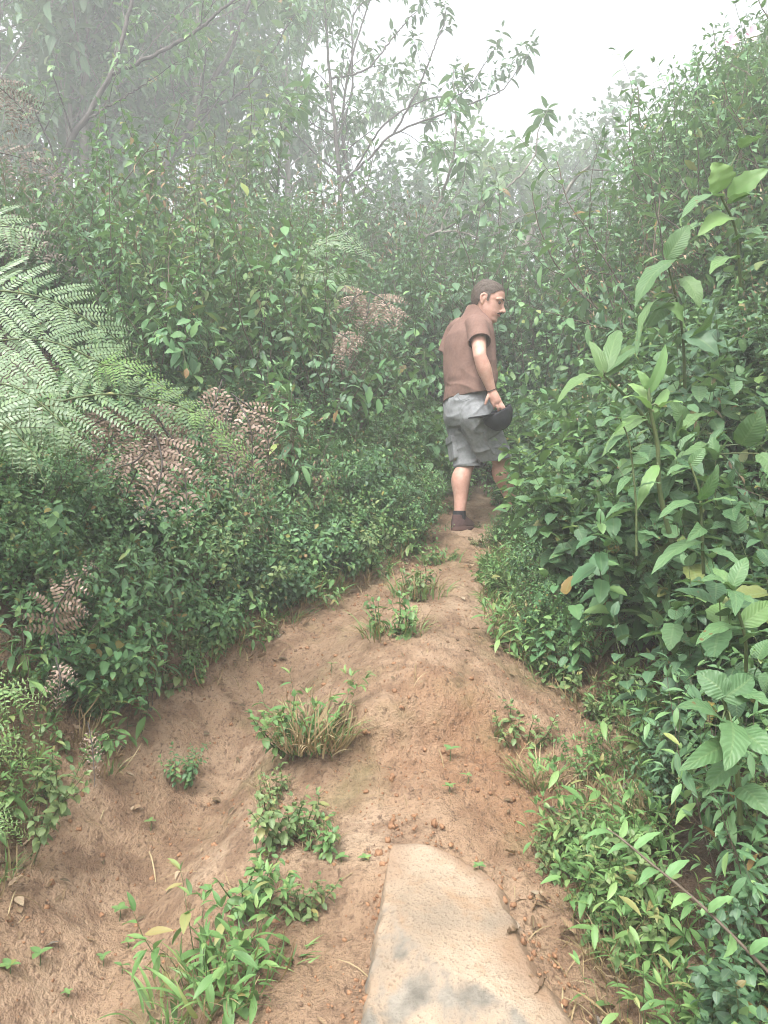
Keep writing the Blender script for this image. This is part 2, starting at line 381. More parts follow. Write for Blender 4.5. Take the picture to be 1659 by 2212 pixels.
uu = np.concatenate([np.linspace(-.35, 0, 14, endpoint=False), np.linspace(0, 1, 60), np.linspace(1, 1.3, 10)[1:]])
UU, RY = np.meshgrid(uu, yy)
aL, aR = ext(eL, RY), ext(eR, RY)
ln = vn(RY * 9, RY * 0 + 3, seed=5) * .008 + vn(RY * 31, RY * 0, seed=6) * .004
lr = vn(RY * 8, RY * 0 + 9, seed=7) * .022 + vn(RY * 27, RY * 0, seed=8) * .010
RX = aL + ln + (aR + lr - aL - ln) * UU
base_r = Hs(RX, RY)
tipf = sstep(eL[0, 1] + .04, eL[0, 1] - .18, RY) if False else 1 - sstep(eL[0, 1] - .30, eL[0, 1] + .02, RY)
side = np.clip(-UU, 0, 1) / .35
dn = np.clip((eL[0, 1] - RY) / .6, 0, 1)
tipn = sstep(eL[0, 1] - .10, eL[0, 1] + .03, RY)
zl, zr = Hs(aL, RY) + .015 + .085 * dn, Hs(aR, RY) + .016 + .012 * dn
facet = np.clip(.62 * (1.86 - RY) / .23 - UU + .10 * vn(RX * 8, RY * 8, seed=76), 0, 1) * (RY < 1.86)
rz = zl + (zr - zl) * np.clip(UU, 0, 1.3) - .34 * side ** 1.05 - .30 * np.clip(UU - .97, 0, 1) - .09 * tipn + fbm(RX * 6, RY * 6, seed=71, oct=5, gain=.55) * .0045 + .007 * vn(RX * 5 + RY * 2, RY * 5, seed=74) - .11 * np.minimum(facet, .55)
gr = Geo(); nu = len(uu); i = np.arange(len(yy) - 1)[:, None] * nu; j = np.arange(nu - 1)[None]
gr.add(np.stack([RX, RY, rz], -1).reshape(-1, 3), np.stack([i + j, i + j + 1, i + nu + j + 1, i + nu + j], -1), None, M_ROCK)
ro = np.array([.2, 1.8, float(Hs(.2, 1.8))])
rk = obj('rock', gr, None, ro)
tag(rk, 'pale tan sandstone slab embedded in the middle of the clay trail', 'rock')
grey = np.clip(side * 4 + sstep(.0, .05, facet) * (.62 + .9 * fbm(RX * 14, RY * 14, seed=81, oct=5, gain=.65)), 0, 1)
mud = np.clip(sstep(.62, 1.0, UU) + (1 - tipf) * .9 + .5 * vn(RX * 7, RY * 7, seed=82) - .25, 0, 1)
for nm, arr in (('grey', grey), ('mud', mud * .8)):
    at = rk.data.attributes.new(nm, 'FLOAT', 'POINT'); at.data.foreach_set('value', arr.astype(np.float32).ravel())
# ---------- shrubs
class Plant:
    def __init__(p): p.leaf, p.stem, p.extra = Geo(), Geo(), []
    def meshes(p, name):
        if not hasattr(p, '_m'):
            p._m = [(n, to_mesh(n, q)) for n, q in (('foliage', p.leaf), ('stem', p.stem)) if q.n]
        return p._m
UP = np.array([0, 0, 1.])
def grow(rng, L, stems, p, d, length, node, r, H, o, depth):
    n = max(3, int(length / node)); pts = [p.copy()]
    phi0 = rng.random() * 6.28
    for i in range(n):
        d = nz(d + rng.normal(0, o['wob'], 3) + UP * o['up'] * .12)
        if o['sag'] and i > n * .5: d = nz(d - UP * o['sag'] * .15)
        p = p + d * node; pts.append(p.copy())
        s = (i + 1) / n
        if s < o['bare'] * (1 if depth == 0 else .3): continue
        e1 = nz(np.cross(d, [.31, .95, .11])); e2 = np.cross(d, e1)
        ang = [i * 1.571 + phi0, i * 1.571 + phi0 + 3.1416] if o['opp'] else [i * 2.4 + phi0]
        if i >= n - 1: ang = [phi0 + k * 2.1 for k in range(3 if o['opp'] else 4)]
        sz0 = o['L'] * (.45 + .75 * math.sin(math.pi * min(1, .12 + .8 * s))) * (1 if depth == 0 else .8)
        for a in ang:
            if rng.random() < .08: continue
            e = e1 * math.cos(a) + e2 * math.sin(a)
            el = .15 + .7 * s ** 3 + (.5 if i >= n - 1 else 0)
            ld = nz(e * math.cos(el) + d * math.sin(el) + np.array([0, 0, -o['droop'] * rng.uniform(.3, 1.4)]) + rng.normal(0, .12, 3))
            nr = nz(UP * 1.0 + d * .35 + rng.normal(0, .33, 3))
            sz = sz0 * rng.uniform(.65, 1.25)
            pet = e * .12 * sz + ld * .06 * sz
            L.append((p + pet * .6, ld, nr, sz))
        if depth < o['depth'] and .15 < s < .9 and rng.random() < o['br']:
            a = rng.random() * 6.28; e = e1 * math.cos(a) + e2 * math.sin(a)
            grow(rng, L, stems, p, nz(d * .75 + e * .8), length * o['brl'] * (1.1 - s * .6), node * .85, r * .6 * (1 - .5 * s), H, o, depth + 1)
    stems.append((np.array(pts), np.linspace(r, r * .35, len(pts))))
def shrub(seed, H=.6, nst=7, spread=.5, proto='ovate', L=.06, node=.05, mat=None, smat=None, **kw):
    rng = np.random.default_rng(seed); pl = Plant(); L_, st = [], []
    o = dict(L=L, wob=.10, up=.5, sag=0, bare=.2, opp=True, droop=.35, br=.25, brl=.5, depth=1, r=.0035, base=.08, k=4); o.update(kw)
    for i in range(nst):
        a = rng.random() * 6.28; ln = spread * rng.uniform(.15, 1)
        d = nz([math.cos(a) * ln, math.sin(a) * ln, 1.])
        grow(rng, L_, st, np.array([math.cos(a), math.sin(a), 0]) * o['base'] * rng.random() + UP * -.03, d, H * rng.uniform(.65, 1.1), node, o['r'], H, o, 0)
    pos, dr, nr, sz = map(np.array, zip(*L_))
    cloud(pl.leaf, proto, pos, dr, nr, sz, mat if mat is not None else M_HERB)
    for P, R in st: tube(pl.stem, P, R, smat if smat is not None else M_STEM, o['k'])
    pl.h = float(pl.leaf.cat()[0][:, 2].max()); return pl
HERB = [shrub(100 + i, .55, 8, .6, 'tooth', (.046, .040, .052, .036)[i % 4], .036, (M_HERB, M_LIGHT, M_HERB, M_DUSTY, M_DARK, M_HERB)[i], droop=.35 + .1 * (i % 3)) for i in range(6)]
STALK = [shrub(350 + i, .80, 1, .25, 'tooth', .085, .055, M_LIGHT, droop=.55, br=.25, bare=.35, r=.004) for i in range(2)]
LOWH = [shrub(120 + i, .20, 8, 1.2, 'tooth', .034, .026, M_DUSTY if i % 2 else M_LIGHT, bare=.1, droop=.5) for i in range(4)]
GRS = [shrub(130 + i, .26, 8, .8, 'lance', .062, .032, M_GRASS, opp=False, bare=.1, droop=.5, br=.1, r=.0015) for i in range(3)]
NETL = [shrub(140 + i, .85, 6, .5, 'tooth', .092, .065, (M_BROAD, M_HERB, M_DARK)[i], droop=.45, br=.15) for i in range(3)]
LANC = [shrub(160 + i, .95, 7, .5, 'lance', .105, .05, M_LANCE, M_TWIG, opp=False, droop=.5, br=.2) for i in range(3)]
HEART = [shrub(180 + i, .7, 7, .8, 'heart', .085, .07, M_BROAD, opp=False, droop=.7, sag=.6, up=.2) for i in range(3)]
TINY = [shrub(200 + i, .62, 7, .9, 'ovate', .026, .022, M_HERB, M_TWIG, br=.4, depth=2, brl=.45) for i in range(3)]
TALL = [shrub(220 + i, 2.1, 8, .45, 'lance2', .115, .065, (M_LANCE, M_DUSTY, M_LANCE, M_HERB)[i], M_TWIG, opp=True, droop=.55, br=.18, bare=.12, r=.009) for i in range(4)]
BUSH = [shrub(240 + i, 1.7, 12, .75, 'far', .095, .055, M_DARK, M_TWIG, opp=False, droop=.4, br=.28, bare=.05, r=.009, base=.3) for i in range(3)]
BUSHL = [shrub(260 + i, 1.6, 12, .75, 'farl', .13, .06, M_LANCE, M_TWIG, opp=False, droop=.3, br=.25, bare=.05, r=.009, base=.3) for i in range(3)]
VINE = [shrub(280 + i, 1.1, 9, 1.0, 'far', .075, .05, M_HERB, opp=False, droop=.7, br=.35, bare=.02, sag=.7, up=.1, base=.3) for i in range(3)]
LUSH = [shrub(300 + i, .9, 8, .7, 'tooth', .125, .085, M_BROAD, droop=.45, br=.2, bare=.1) for i in range(4)]
LIGHTS = [shrub(320 + i, .7, 7, .7, 'tooth', .07, .05, M_LIGHT, droop=.4, br=.25) for i in range(3)]

DEADW = [shrub(340 + i, 1.3, 7, .8, 'lance', .06, .09, M_LITTER, M_TWIG, opp=False, droop=1.2, br=.5, brl=.6, bare=.5, depth=2, wob=.2, r=.004) for i in range(3)]
for q in DEADW:
    pass
def rotm(rz, tx=0., ty=0., s=1.):
    return np.array(Matrix.Rotation(tx, 3, 'X') @ Matrix.Rotation(ty, 3, 'Y') @ Matrix.Rotation(rz, 3, 'Z')) * s
def place(pl, name, label, cat, loc, rz=0., s=1., group=None, tx=0., ty=0.):
    r = empty(name, loc, label, cat, group); r.scale = (s, s, s)
    r.rotation_euler = Matrix(rotm(rz, tx, ty).tolist()).to_euler()
    for n, me in pl.meshes(name): link(n, me, r)
    for n, me in pl.extra: link(n, me, r)
    return r

# ---------- ferns
def frond(geo, P, width, npair, rng, leaf_m, stem_m, dead=False, tilt=0., start=.1, gap=.0125, face=None):
    R = spline(P, 60); n = len(R); T = nz(np.gradient(R, axis=0))
    upv = np.array(face if face is not None else ([.1, -.85, .6] if not dead else [.1, -.9, .35]))
    Sd = nz(np.cross(T, upv)); Nn = nz(np.cross(Sd, T))
    tube(geo, R, np.linspace(.0013 + .0042 * min(1, width / .3), .0009, n), stem_m, 5)
    arc = np.concatenate([[0], np.cumsum(np.linalg.norm(np.diff(R, axis=0), axis=1))]); arc /= arc[-1]
    pos, dr, nr, sz = [], [], [], []
    for i in range(npair):
        t = start + (1 - start) * ((i + .4) / npair) ** .92
        k = min(n - 1, int(np.searchsorted(arc, t)))
        prof = min(1, (t - start + .12) / .2) * (1.02 - t) ** .8
        for sg in (-1, 1):
            Lp = width * prof * rng.uniform(.72, 1.12) + .012
            a = .55 + .25 * t
            d0 = nz(Sd[k] * sg * math.cos(a) + T[k] * math.sin(a) + rng.normal(0, .09 if not dead else .07, 3))
            m = max(4, int(Lp / gap)); q = (np.arange(m) + .6) / m
            sag = (.16 if not dead else .30) * Lp
            mid = R[k] + d0 * Lp * q[:, None] - UP * (sag * q ** 2)[:, None]
            td = nz(d0 - UP * (2 * sag / Lp * q)[:, None])
            nb = nz(Nn[k] + rng.normal(0, .08, 3)); sp = nz(np.cross(td, nb))
            if Lp > .04: tube(geo, np.vstack([R[k], mid[::max(1, m // 5)], mid[-1]]), np.array([.0016] + [.0012] * (len(mid[::max(1, m // 5)])) + [.0006]) * (.55 if dead else 1), stem_m, 3)
            ln = (.30 * Lp * (1.05 - q) ** .75 * np.minimum(1, q * 6 + .4)).clip(.004) * rng.uniform(.85, 1.1, m)
            ln = np.minimum(ln * .8, (.021 if not dead else .019) * max(1, gap / .0125))
            for s2 in (-1, 1):
                if dead and rng.random() < .05: continue
                pos.append(mid); dr.append(nz(sp * s2 + td * .42 - (UP * rng.uniform(.0, .35) if dead else 0) + rng.normal(0, .06 if not dead else .07, (m, 3))))
                nr.append(np.broadcast_to(nb, (m, 3)) + rng.normal(0, .1 if not dead else .14, (m, 3))); sz.append(ln * (1 if not dead else rng.uniform(.8, 1.1, m)))
    cloud(geo, 'pinnuled' if dead else 'pinnule', np.concatenate(pos), np.concatenate(dr), np.concatenate(nr), np.concatenate(sz), leaf_m)
def fern(name, label, cat, origin, fronds, dead=False, group=None, lm=None, npair=16, gap=.0115):
    rng = np.random.default_rng(abs(hash(label)) % 9999 if False else sum(map(ord, label)))
    root = empty(name, origin, label, cat, group)
    for P, w in fronds:
        g = Geo(); frond(g, P, w, npair, rng, lm if lm is not None else (M_DEAD if dead else M_FERN), M_DARKBARK if dead else M_STEM, dead, gap=gap)
        obj('frond', g, root, origin)
    return root
def QQ(pts): return [Q(*p) for p in pts]
LFB = on(-1.95, 2.75)
fern('bracken_fern', 'large green bracken fern with overlapping arching fronds on the left bank', 'fern', LFB, [
    (QQ([(-130, 1040, 2.35), (0, 930, 2.35), (130, 868, 2.4), (250, 852, 2.5), (370, 872, 2.6), (470, 920, 2.68), (540, 985, 2.72), (585, 1050, 2.75)]), .30),
    (QQ([(-260, 900, 2.45), (-80, 760, 2.45), (90, 735, 2.5), (230, 790, 2.55), (330, 850, 2.6)]), .40),
    (QQ([(-250, 760, 2.6), (-90, 640, 2.55), (80, 640, 2.6), (220, 710, 2.65), (300, 775, 2.7)]), .42),
    (QQ([(-200, 640, 2.8), (-90, 500, 2.8), (0, 480, 2.8), (90, 545, 2.8)]), .34),
    (QQ([(-260, 1030, 2.25), (-120, 860, 2.2), (10, 830, 2.2), (120, 900, 2.2), (180, 985, 2.2)]), .34),
    (QQ([(-260, 1060, 2.3), (-150, 930, 2.15), (-30, 900, 2.1), (60, 965, 2.1), (100, 1050, 2.1)]), .30),
])
fern('bracken_fern', 'bright yellow green bracken frond tip trailing down over brown dead ferns', 'fern', Q(330, 900, 2.7),
     [(QQ([(330, 900, 2.7), (420, 890, 2.62), (500, 960, 2.6), (548, 1010, 2.6), (580, 1060, 2.62)]), .10),
      (QQ([(160, 800, 2.6), (260, 790, 2.5), (360, 840, 2.5), (450, 905, 2.5)]), .12)], lm=M_FERNB)
fern('bracken_fern', 'small bright fern poking in low from the left edge above bare clay', 'fern', Q(-90, 1570, 1.95),
     [(QQ([(-110, 1580, 1.95), (-50, 1500, 1.95), (20, 1490, 1.95), (85, 1520, 1.95)]), .13),
      (QQ([(-110, 1640, 1.95), (-40, 1585, 1.92), (20, 1610, 1.92), (60, 1660, 1.92)]), .10),
      (QQ([(-110, 1820, 1.9), (-60, 1780, 1.9), (0, 1770, 1.9), (50, 1810, 1.9)]), .09)], lm=M_FERNB, npair=13)
fern('bracken_fern', 'misty green ferns hanging among the tall bushes left of the man', 'fern', Q(640, 640, 6.6),
     [(QQ([(600, 640, 6.6), (680, 590, 6.5), (750, 600, 6.5), (800, 650, 6.5)]), .30),
      (QQ([(640, 560, 6.8), (720, 520, 6.7), (790, 540, 6.7), (830, 580, 6.7)]), .30),
      (QQ([(700, 640, 6.4), (600, 600, 6.4), (520, 640, 6.4)]), .26)], npair=14, gap=.022)
# dead bracken
def deadset(label, org, fr, **kw):
    kw = dict(dict(npair=8, gap=.0125), **kw); return fern('dead_fern', label, 'dead fern', org, fr, True, 'brown dead bracken ferns', **kw)
deadset('brown dead bracken hanging under the big green fern, many curled fronds', Q(330, 930, 2.68), [
    (QQ([(320, 900, 2.68), (310, 980, 2.59), (280, 1050, 2.55), (265, 1090, 2.55)]), 0.176),
    (QQ([(340, 930, 2.64), (300, 990, 2.50), (255, 1010, 2.46), (230, 1025, 2.46)]), 0.165),
    (QQ([(330, 920, 2.59), (350, 1000, 2.50), (330, 1080, 2.46), (300, 1130, 2.44)]), 0.176),
    (QQ([(330, 900, 2.68), (380, 960, 2.59), (400, 1040, 2.55), (405, 1140, 2.50)]), 0.187),
    (QQ([(320, 900, 2.68), (260, 930, 2.59), (210, 990, 2.55), (190, 1035, 2.55)]), 0.165),
    (QQ([(300, 860, 2.68), (340, 900, 2.64), (370, 960, 2.62), (380, 1010, 2.59)]), 0.187),
    (QQ([(280, 870, 2.64), (240, 900, 2.59), (200, 920, 2.55), (160, 980, 2.55)]), 0.143)])
deadset('pinkish brown dead fern dangling at the tip of the arching green frond', Q(520, 880, 2.73), [
    (QQ([(510, 860, 2.73), (540, 920, 2.68), (545, 1000, 2.68), (540, 1085, 2.66)]), 0.143),
    (QQ([(500, 850, 2.78), (560, 900, 2.73), (580, 960, 2.73), (575, 1030, 2.73)]), 0.121),
    (QQ([(500, 870, 2.73), (480, 940, 2.73), (500, 1010, 2.68), (515, 1080, 2.68)]), 0.143),
    (QQ([(480, 820, 2.82), (460, 880, 2.78), (440, 930, 2.73)]), 0.132)])
deadset('single rusty brown fern frond leaning over dark green herbs at far left', Q(130, 1400, 2.3), [
    (QQ([(128, 1400, 2.3), (118, 1330, 2.25), (150, 1270, 2.22), (205, 1215, 2.2)]), .15)], npair=9)
deadset('small dead fern tuft low on the left bank edge', Q(160, 1560, 2.2), [
    (QQ([(120, 1420, 2.25), (130, 1470, 2.2), (118, 1530, 2.2)]), .07), (QQ([(190, 1560, 2.3), (200, 1620, 2.25), (205, 1700, 2.2)]), .05)], npair=10)
deadset('grey brown withered ferns in the misty top left corner', Q(20, 400, 4.35), [
    (QQ([(-60, 160, 4.35), (0, 190, 4.35), (50, 240, 4.35), (70, 290, 4.35)]), 0.28),
    (QQ([(-80, 330, 4.35), (0, 330, 4.29), (90, 360, 4.29), (150, 420, 4.23)]), 0.26),
    (QQ([(-60, 480, 4.11), (60, 500, 3.99), (120, 560, 3.93), (190, 600, 3.87)]), 0.25)], gap=.016, npair=9, lm=M_DEADG)
deadset('pale pink dead fern in the bushes left of the man\'s shirt', Q(790, 640, 5.2), [
    (QQ([(800, 630, 5.2), (770, 640, 5.15), (755, 665, 5.1), (745, 690, 5.1)]), .24),
    (QQ([(800, 630, 5.2), (830, 650, 5.15), (850, 690, 5.1), (850, 720, 5.1)]), .24),
    (QQ([(800, 640, 5.2), (790, 690, 5.15), (770, 720, 5.1)]), .2)], gap=.016, npair=8)
deadset('lower dead fern below the pale pink one beside the man', Q(745, 720, 5.0), [
    (QQ([(720, 715, 5.0), (750, 730, 4.95), (780, 760, 4.9)]), .22), (QQ([(720, 740, 5.0), (745, 770, 4.95), (750, 800, 4.9)]), .16)], gap=.016, npair=8)

# ---------- explicit big leaves on the right bank
def bigleaf(geo, b, tip, width, nrm=(0, -.4, 1), arch=.12, mat=None, rows=13, cols=7, a=.5, bb=.9, fold=.2, wavy=.02, seed=0):
    b, tip = np.asarray(b, float), np.asarray(tip, float)
    Ln = np.linalg.norm(tip - b); d = (tip - b) / Ln
    n = np.asarray(nrm, float); s = nz(np.cross(d, n)); n = np.cross(s, d)
    t = np.linspace(0, 1, rows); w = (t + .012) ** a * (1 - t + .012) ** bb; w = w / w.max() * width / 2
    u = np.linspace(-1, 1, cols)
    mid = b + d * (Ln * t)[:, None] + n * (arch * Ln * 4 * t * (1 - t))[:, None]
    ph = np.arange(rows)[:, None] + seed
    X = u[None] * w[:, None] * (1 + .05 * np.sin(ph * 2.3) * np.abs(u))
    Z = fold * np.abs(X) * (1 - .5 * np.abs(u)) + wavy * width * np.sin(ph * 1.7 + u * 2) * np.abs(u)
    V = mid[:, None] + X[..., None] * s + Z[..., None] * n
    i = np.arange(rows - 1)[:, None] * cols; j = np.arange(cols - 1)[None]
    F = np.stack([i + j, i + j + 1, i + cols + j + 1, i + cols + j], -1).reshape(-1, 4)
    uv = np.stack([np.broadcast_to(u[None] * .5 + .5, X.shape), np.broadcast_to(t[:, None], X.shape)], -1).reshape(-1, 2)
    geo.add(V.reshape(-1, 3), F, uv, mat)
def big_plant(name, label, cat, stem, leaves, mat, group=None, r=.008, smat=None, each=True):
    """stem: list of (u,v,d); leaves: (u0,v0,d0, u1,v1,d1, width, normal)"""
    P = spline(QQ(stem), 20); org = P[0].copy()
    root = empty(name, org, label, cat, group)
    sg = Geo(); tube(sg, P, np.linspace(r, r * .5, 20), smat if smat is not None else M_STEM, 7)
    k = 0
    for lf in leaves:
        u0, v0, d0, u1, v1, d1, w = lf[:7]; n = lf[7] if len(lf) > 7 else (0, -.4, 1); mt = lf[8] if len(lf) > 8 else mat
        b = Q(u0, v0, d0); tp = Q(u1, v1, d1)
        q = P[np.argmin(np.linalg.norm(P - b, axis=1))]
        if np.linalg.norm(q - b) > .01: tube(sg, spline([q, (q + b) / 2 + [0, 0, .01], b], 6), [r * .35] * 6, M_STEM, 5)
        g = Geo(); bigleaf(g, b, b + (tp - b) * .82, w * .64, n, mat=mt, seed=k, wavy=.05, fold=.3); k += 1
        obj('leaf', g, root, org)
    obj('stem', sg, root, org)
    return root
VUP, VF, VR, VL = (0, -.3, 1), (0, -1, .35), (.6, -.6, .5), (-.6, -.6, .5)
big_plant('velvet_leaf_plant', 'plant with long deeply veined velvet leaves splayed from one node, right of the man\'s shorts', 'plant',
  [(1450, 1010, 3.0), (1390, 900, 2.85), (1330, 835, 2.75), (1305, 812, 2.7)],
  [(1300, 815, 2.7, 1180, 885, 2.45, .085, VUP), (1305, 808, 2.7, 1265, 720, 2.75, .07, VF), (1308, 806, 2.7, 1345, 695, 2.95, .09, (-.3, -1, .2)), (1310, 806, 2.7, 1465, 735, 2.75, .09, VUP),
   (1310, 812, 2.7, 1385, 735, 2.9, .075, VF), (1300, 800, 2.7, 1235, 775, 2.9, .05, VUP)], M_BIG)
big_plant('velvet_leaf_plant', 'plant with broad translucent quilted leaves facing the trail, high on right bank', 'plant',
  [(1480, 900, 3.2), (1478, 780, 3.1), (1470, 690, 3.0), (1440, 560, 2.95)],
  [(1475, 700, 3.0, 1425, 650, 2.85, .13, (.2, -1, .3), M_LIGHT), (1440, 655, 2.95, 1390, 720, 2.9, .13, (-.3, -1, .3)), (1470, 560, 2.95, 1350, 690, 2.75, .16, (-.5, -.5, .8)),
   (1450, 640, 2.9, 1365, 760, 2.6, .09, (-.8, -.4, .5)), (1455, 660, 2.9, 1355, 800, 2.55, .08, (-.8, -.4, .4)), (1475, 600, 3, 1520, 680, 2.9, .12, VF), (1440, 560, 2.95, 1500, 470, 2.95, .12, VF),
   (1478, 740, 3.0, 1560, 640, 2.9, .10, VR), (1478, 720, 3.0, 1570, 780, 2.9, .14, VF, M_DARK)], M_BIG)
big_plant('velvet_leaf_plant', 'dark quilted velvet leaves glinting grey low in the right thicket shade', 'plant',
  [(1560, 1180, 3.0), (1520, 1060, 2.9), (1500, 960, 2.85)],
  [(1560, 970, 2.75, 1400, 1050, 2.5, .12, (-.2, -.7, .7)), (1420, 905, 2.9, 1270, 1010, 2.65, .10, (-.4, -.5, .7)), (1440, 980, 2.9, 1290, 1060, 2.75, .10, (-.3, -.6, .6)), (1600, 960, 2.8, 1659, 860, 2.7, .15, VF),
   (1480, 930, 2.9, 1440, 850, 2.85, .12, VF), (1540, 900, 2.9, 1460, 940, 2.7, .12, VL), (1640, 980, 2.7, 1700, 1060, 2.6, .12, VF)], M_BIG)
big_plant('lobed_leaf_plant', 'tall upright green stem with ragged lobed leaves and a yellowing leaf', 'plant',
  [(1450, 1170, 2.5), (1425, 1060, 2.45), (1420, 960, 2.42), (1405, 890, 2.4), (1400, 820, 2.4)],
  [(1405, 885, 2.4, 1330, 855, 2.25, .05, VUP), (1405, 870, 2.4, 1345, 820, 2.5, .05, VF), (1400, 850, 2.4, 1445, 720, 2.45, .06, (.3, -1, .3)), (1400, 840, 2.4, 1370, 790, 2.4, .05, VF),
   (1395, 900, 2.4, 1310, 950, 2.3, .06, VUP), (1412, 890, 2.4, 1450, 830, 2.5, .05, VF), (1420, 1005, 2.42, 1365, 1125, 2.35, .06, (-.5, -1, .2), M_GRASS),
   (1425, 880, 2.4, 1490, 870, 2.3, .06, VUP), (1425, 960, 2.45, 1470, 1000, 2.4, .05, VUP)], M_LIGHT, r=.009)
big_plant('heart_leaf_plant', 'large smooth heart shaped leaf with paler leaves below at upper right edge', 'plant',
  [(1600, 620, 2.7), (1590, 500, 2.65), (1560, 430, 2.6), (1555, 415, 2.6)],
  [(1558, 412, 2.6, 1535, 338, 2.55, .17, (0, -1, .15), M_LIGHT), (1560, 425, 2.6, 1450, 485, 2.45, .09, (-.2, -.5, 1), M_BROAD), (1575, 430, 2.6, 1680, 350, 2.5, .12, VF, M_LIGHT), (1575, 440, 2.6, 1660, 420, 2.45, .09, VUP, M_BROAD),
   (1580, 470, 2.65, 1490, 520, 2.5, .11, (-.3, -1, .4), M_LIGHT), (1590, 520, 2.65, 1660, 500, 2.5, .11, VF), (1590, 560, 2.65, 1520, 600, 2.5, .10, VUP), (1600, 320, 2.7, 1659, 290, 2.6, .12, VUP)], M_BROAD, r=.006)
big_plant('broad_leaf_plant', 'young plant with large pale serrated leaves in rosette at the right edge', 'plant',
  [(1612, 1450, 1.85), (1610, 1380, 1.8), (1588, 1300, 1.78), (1580, 1270, 1.78)],
  [(1580, 1272, 1.78, 1500, 1250, 1.70, .065, (0, -.5, 1)), (1582, 1268, 1.78, 1620, 1190, 1.82, .06, (-.5, -1, .4)), (1578, 1275, 1.78, 1590, 1345, 1.62, .06, (0, -1, .8)), (1580, 1270, 1.78, 1530, 1220, 1.86, .05, VF),
   (1600, 1360, 1.8, 1480, 1400, 1.66, .07, VUP), (1605, 1390, 1.8, 1690, 1360, 1.7, .08, VUP), (1600, 1350, 1.8, 1680, 1290, 1.85, .08, VF), (1585, 1290, 1.78, 1640, 1310, 1.70, .05, VUP)], M_BROAD, r=.005)
big_plant('broad_leaf_plant', 'cluster of big rounded toothed leaves low at the right edge beside the trail', 'plant',
  [(1600, 1780, 1.62), (1590, 1640, 1.6), (1570, 1540, 1.58), (1560, 1500, 1.56)],
  [(1560, 1560, 1.56, 1440, 1520, 1.48, .08, (0, -.6, 1)), (1580, 1560, 1.55, 1565, 1690, 1.42, .095, (0, -1, .5)), (1570, 1500, 1.56, 1490, 1440, 1.6, .09, (-.2, -1, .4)), (1590, 1580, 1.56, 1690, 1650, 1.45, .10, (.1, -1, .3)),
   (1560, 1510, 1.56, 1640, 1450, 1.6, .09, VF), (1570, 1610, 1.58, 1440, 1680, 1.45, .07, (-.3, -1, .5)), (1590, 1500, 1.58, 1680, 1530, 1.5, .08, VUP), (1590, 1650, 1.6, 1500, 1740, 1.5, .07, VUP), (1600, 1700, 1.6, 1680, 1780, 1.5, .09, VF)], M_BROAD, r=.006)
big_plant('broad_leaf_plant', 'slim stalk with paired ribbed leaves standing before dark quilted leaves', 'plant',
  [(1375, 1200, 2.35), (1373, 1080, 2.35), (1360, 960, 2.35), (1340, 905, 2.35)],
  [(1340, 905, 2.35, 1290, 925, 2.25, .045, VUP), (1340, 903, 2.35, 1385, 870, 2.35, .04, VF), (1362, 1030, 2.35, 1325, 1080, 2.25, .045, VUP), (1370, 1090, 2.35, 1295, 1125, 2.25, .05, VUP), (1366, 980, 2.35, 1410, 1000, 2.25, .05, VUP),
   (1372, 1060, 2.35, 1440, 1040, 2.3, .05, VUP), (1374, 1150, 2.35, 1440, 1170, 2.3, .055, VUP), (1350, 940, 2.35, 1300, 985, 2.3, .04, VUP)], M_BROAD, r=.004)
big_plant('broad_leaf_plant', 'upright ribbed plant with spread leaf whorl above the red brown leaf', 'plant',
  [(1520, 1240, 2.05), (1515, 1120, 2.02), (1510, 1060, 2.0), (1490, 1000, 2.0)],
  [(1510, 1080, 2.0, 1560, 985, 1.95, .06, (.3, -1, .3)), (1512, 1090, 2.0, 1400, 1130, 1.88, .06, VUP), (1512, 1095, 2.0, 1610, 1080, 1.9, .06, VUP), (1490, 1010, 2.0, 1430, 1030, 1.95, .05, VUP), (1490, 1005, 2.0, 1530, 960, 2.0, .05, VF),
   (1516, 1170, 2.03, 1380, 1260, 1.9, .07, VUP), (1516, 1190, 2.03, 1620, 1230, 1.9, .07, VUP), (1515, 1140, 2.02, 1470, 1180, 1.85, .055, VF)], M_BROAD, r=.005)
big_plant('leaning_stem_plant', 'long woody stem leaning across lower right corner with pale pointed leaves', 'plant',
  [(1690, 2130, 1.25), (1520, 1960, 1.32), (1400, 1860, 1.38), (1340, 1810, 1.42), (1310, 1790, 1.44)],
  [(1330, 1805, 1.43, 1240, 1815, 1.36, 0.026, VUP), (1340, 1810, 1.42, 1355, 1760, 1.46, 0.022, VF), (1370, 1835, 1.40, 1440, 1790, 1.42, 0.026, VUP), (1360, 1830, 1.40, 1300, 1850, 1.34, 0.022, VUP), (1420, 1880, 1.37, 1370, 1920, 1.3, 0.030, VUP),
   (1440, 1895, 1.36, 1500, 1850, 1.38, 0.030, VUP), (1490, 1935, 1.33, 1440, 1970, 1.28, 0.026, VUP), (1530, 1970, 1.31, 1600, 1930, 1.3, 0.030, VUP), (1580, 2020, 1.29, 1560, 2080, 1.22, 0.030, VF), (1620, 2060, 1.27, 1690, 2020, 1.26, 0.030, VUP)], M_HERB, r=.003, smat=M_TWIG)
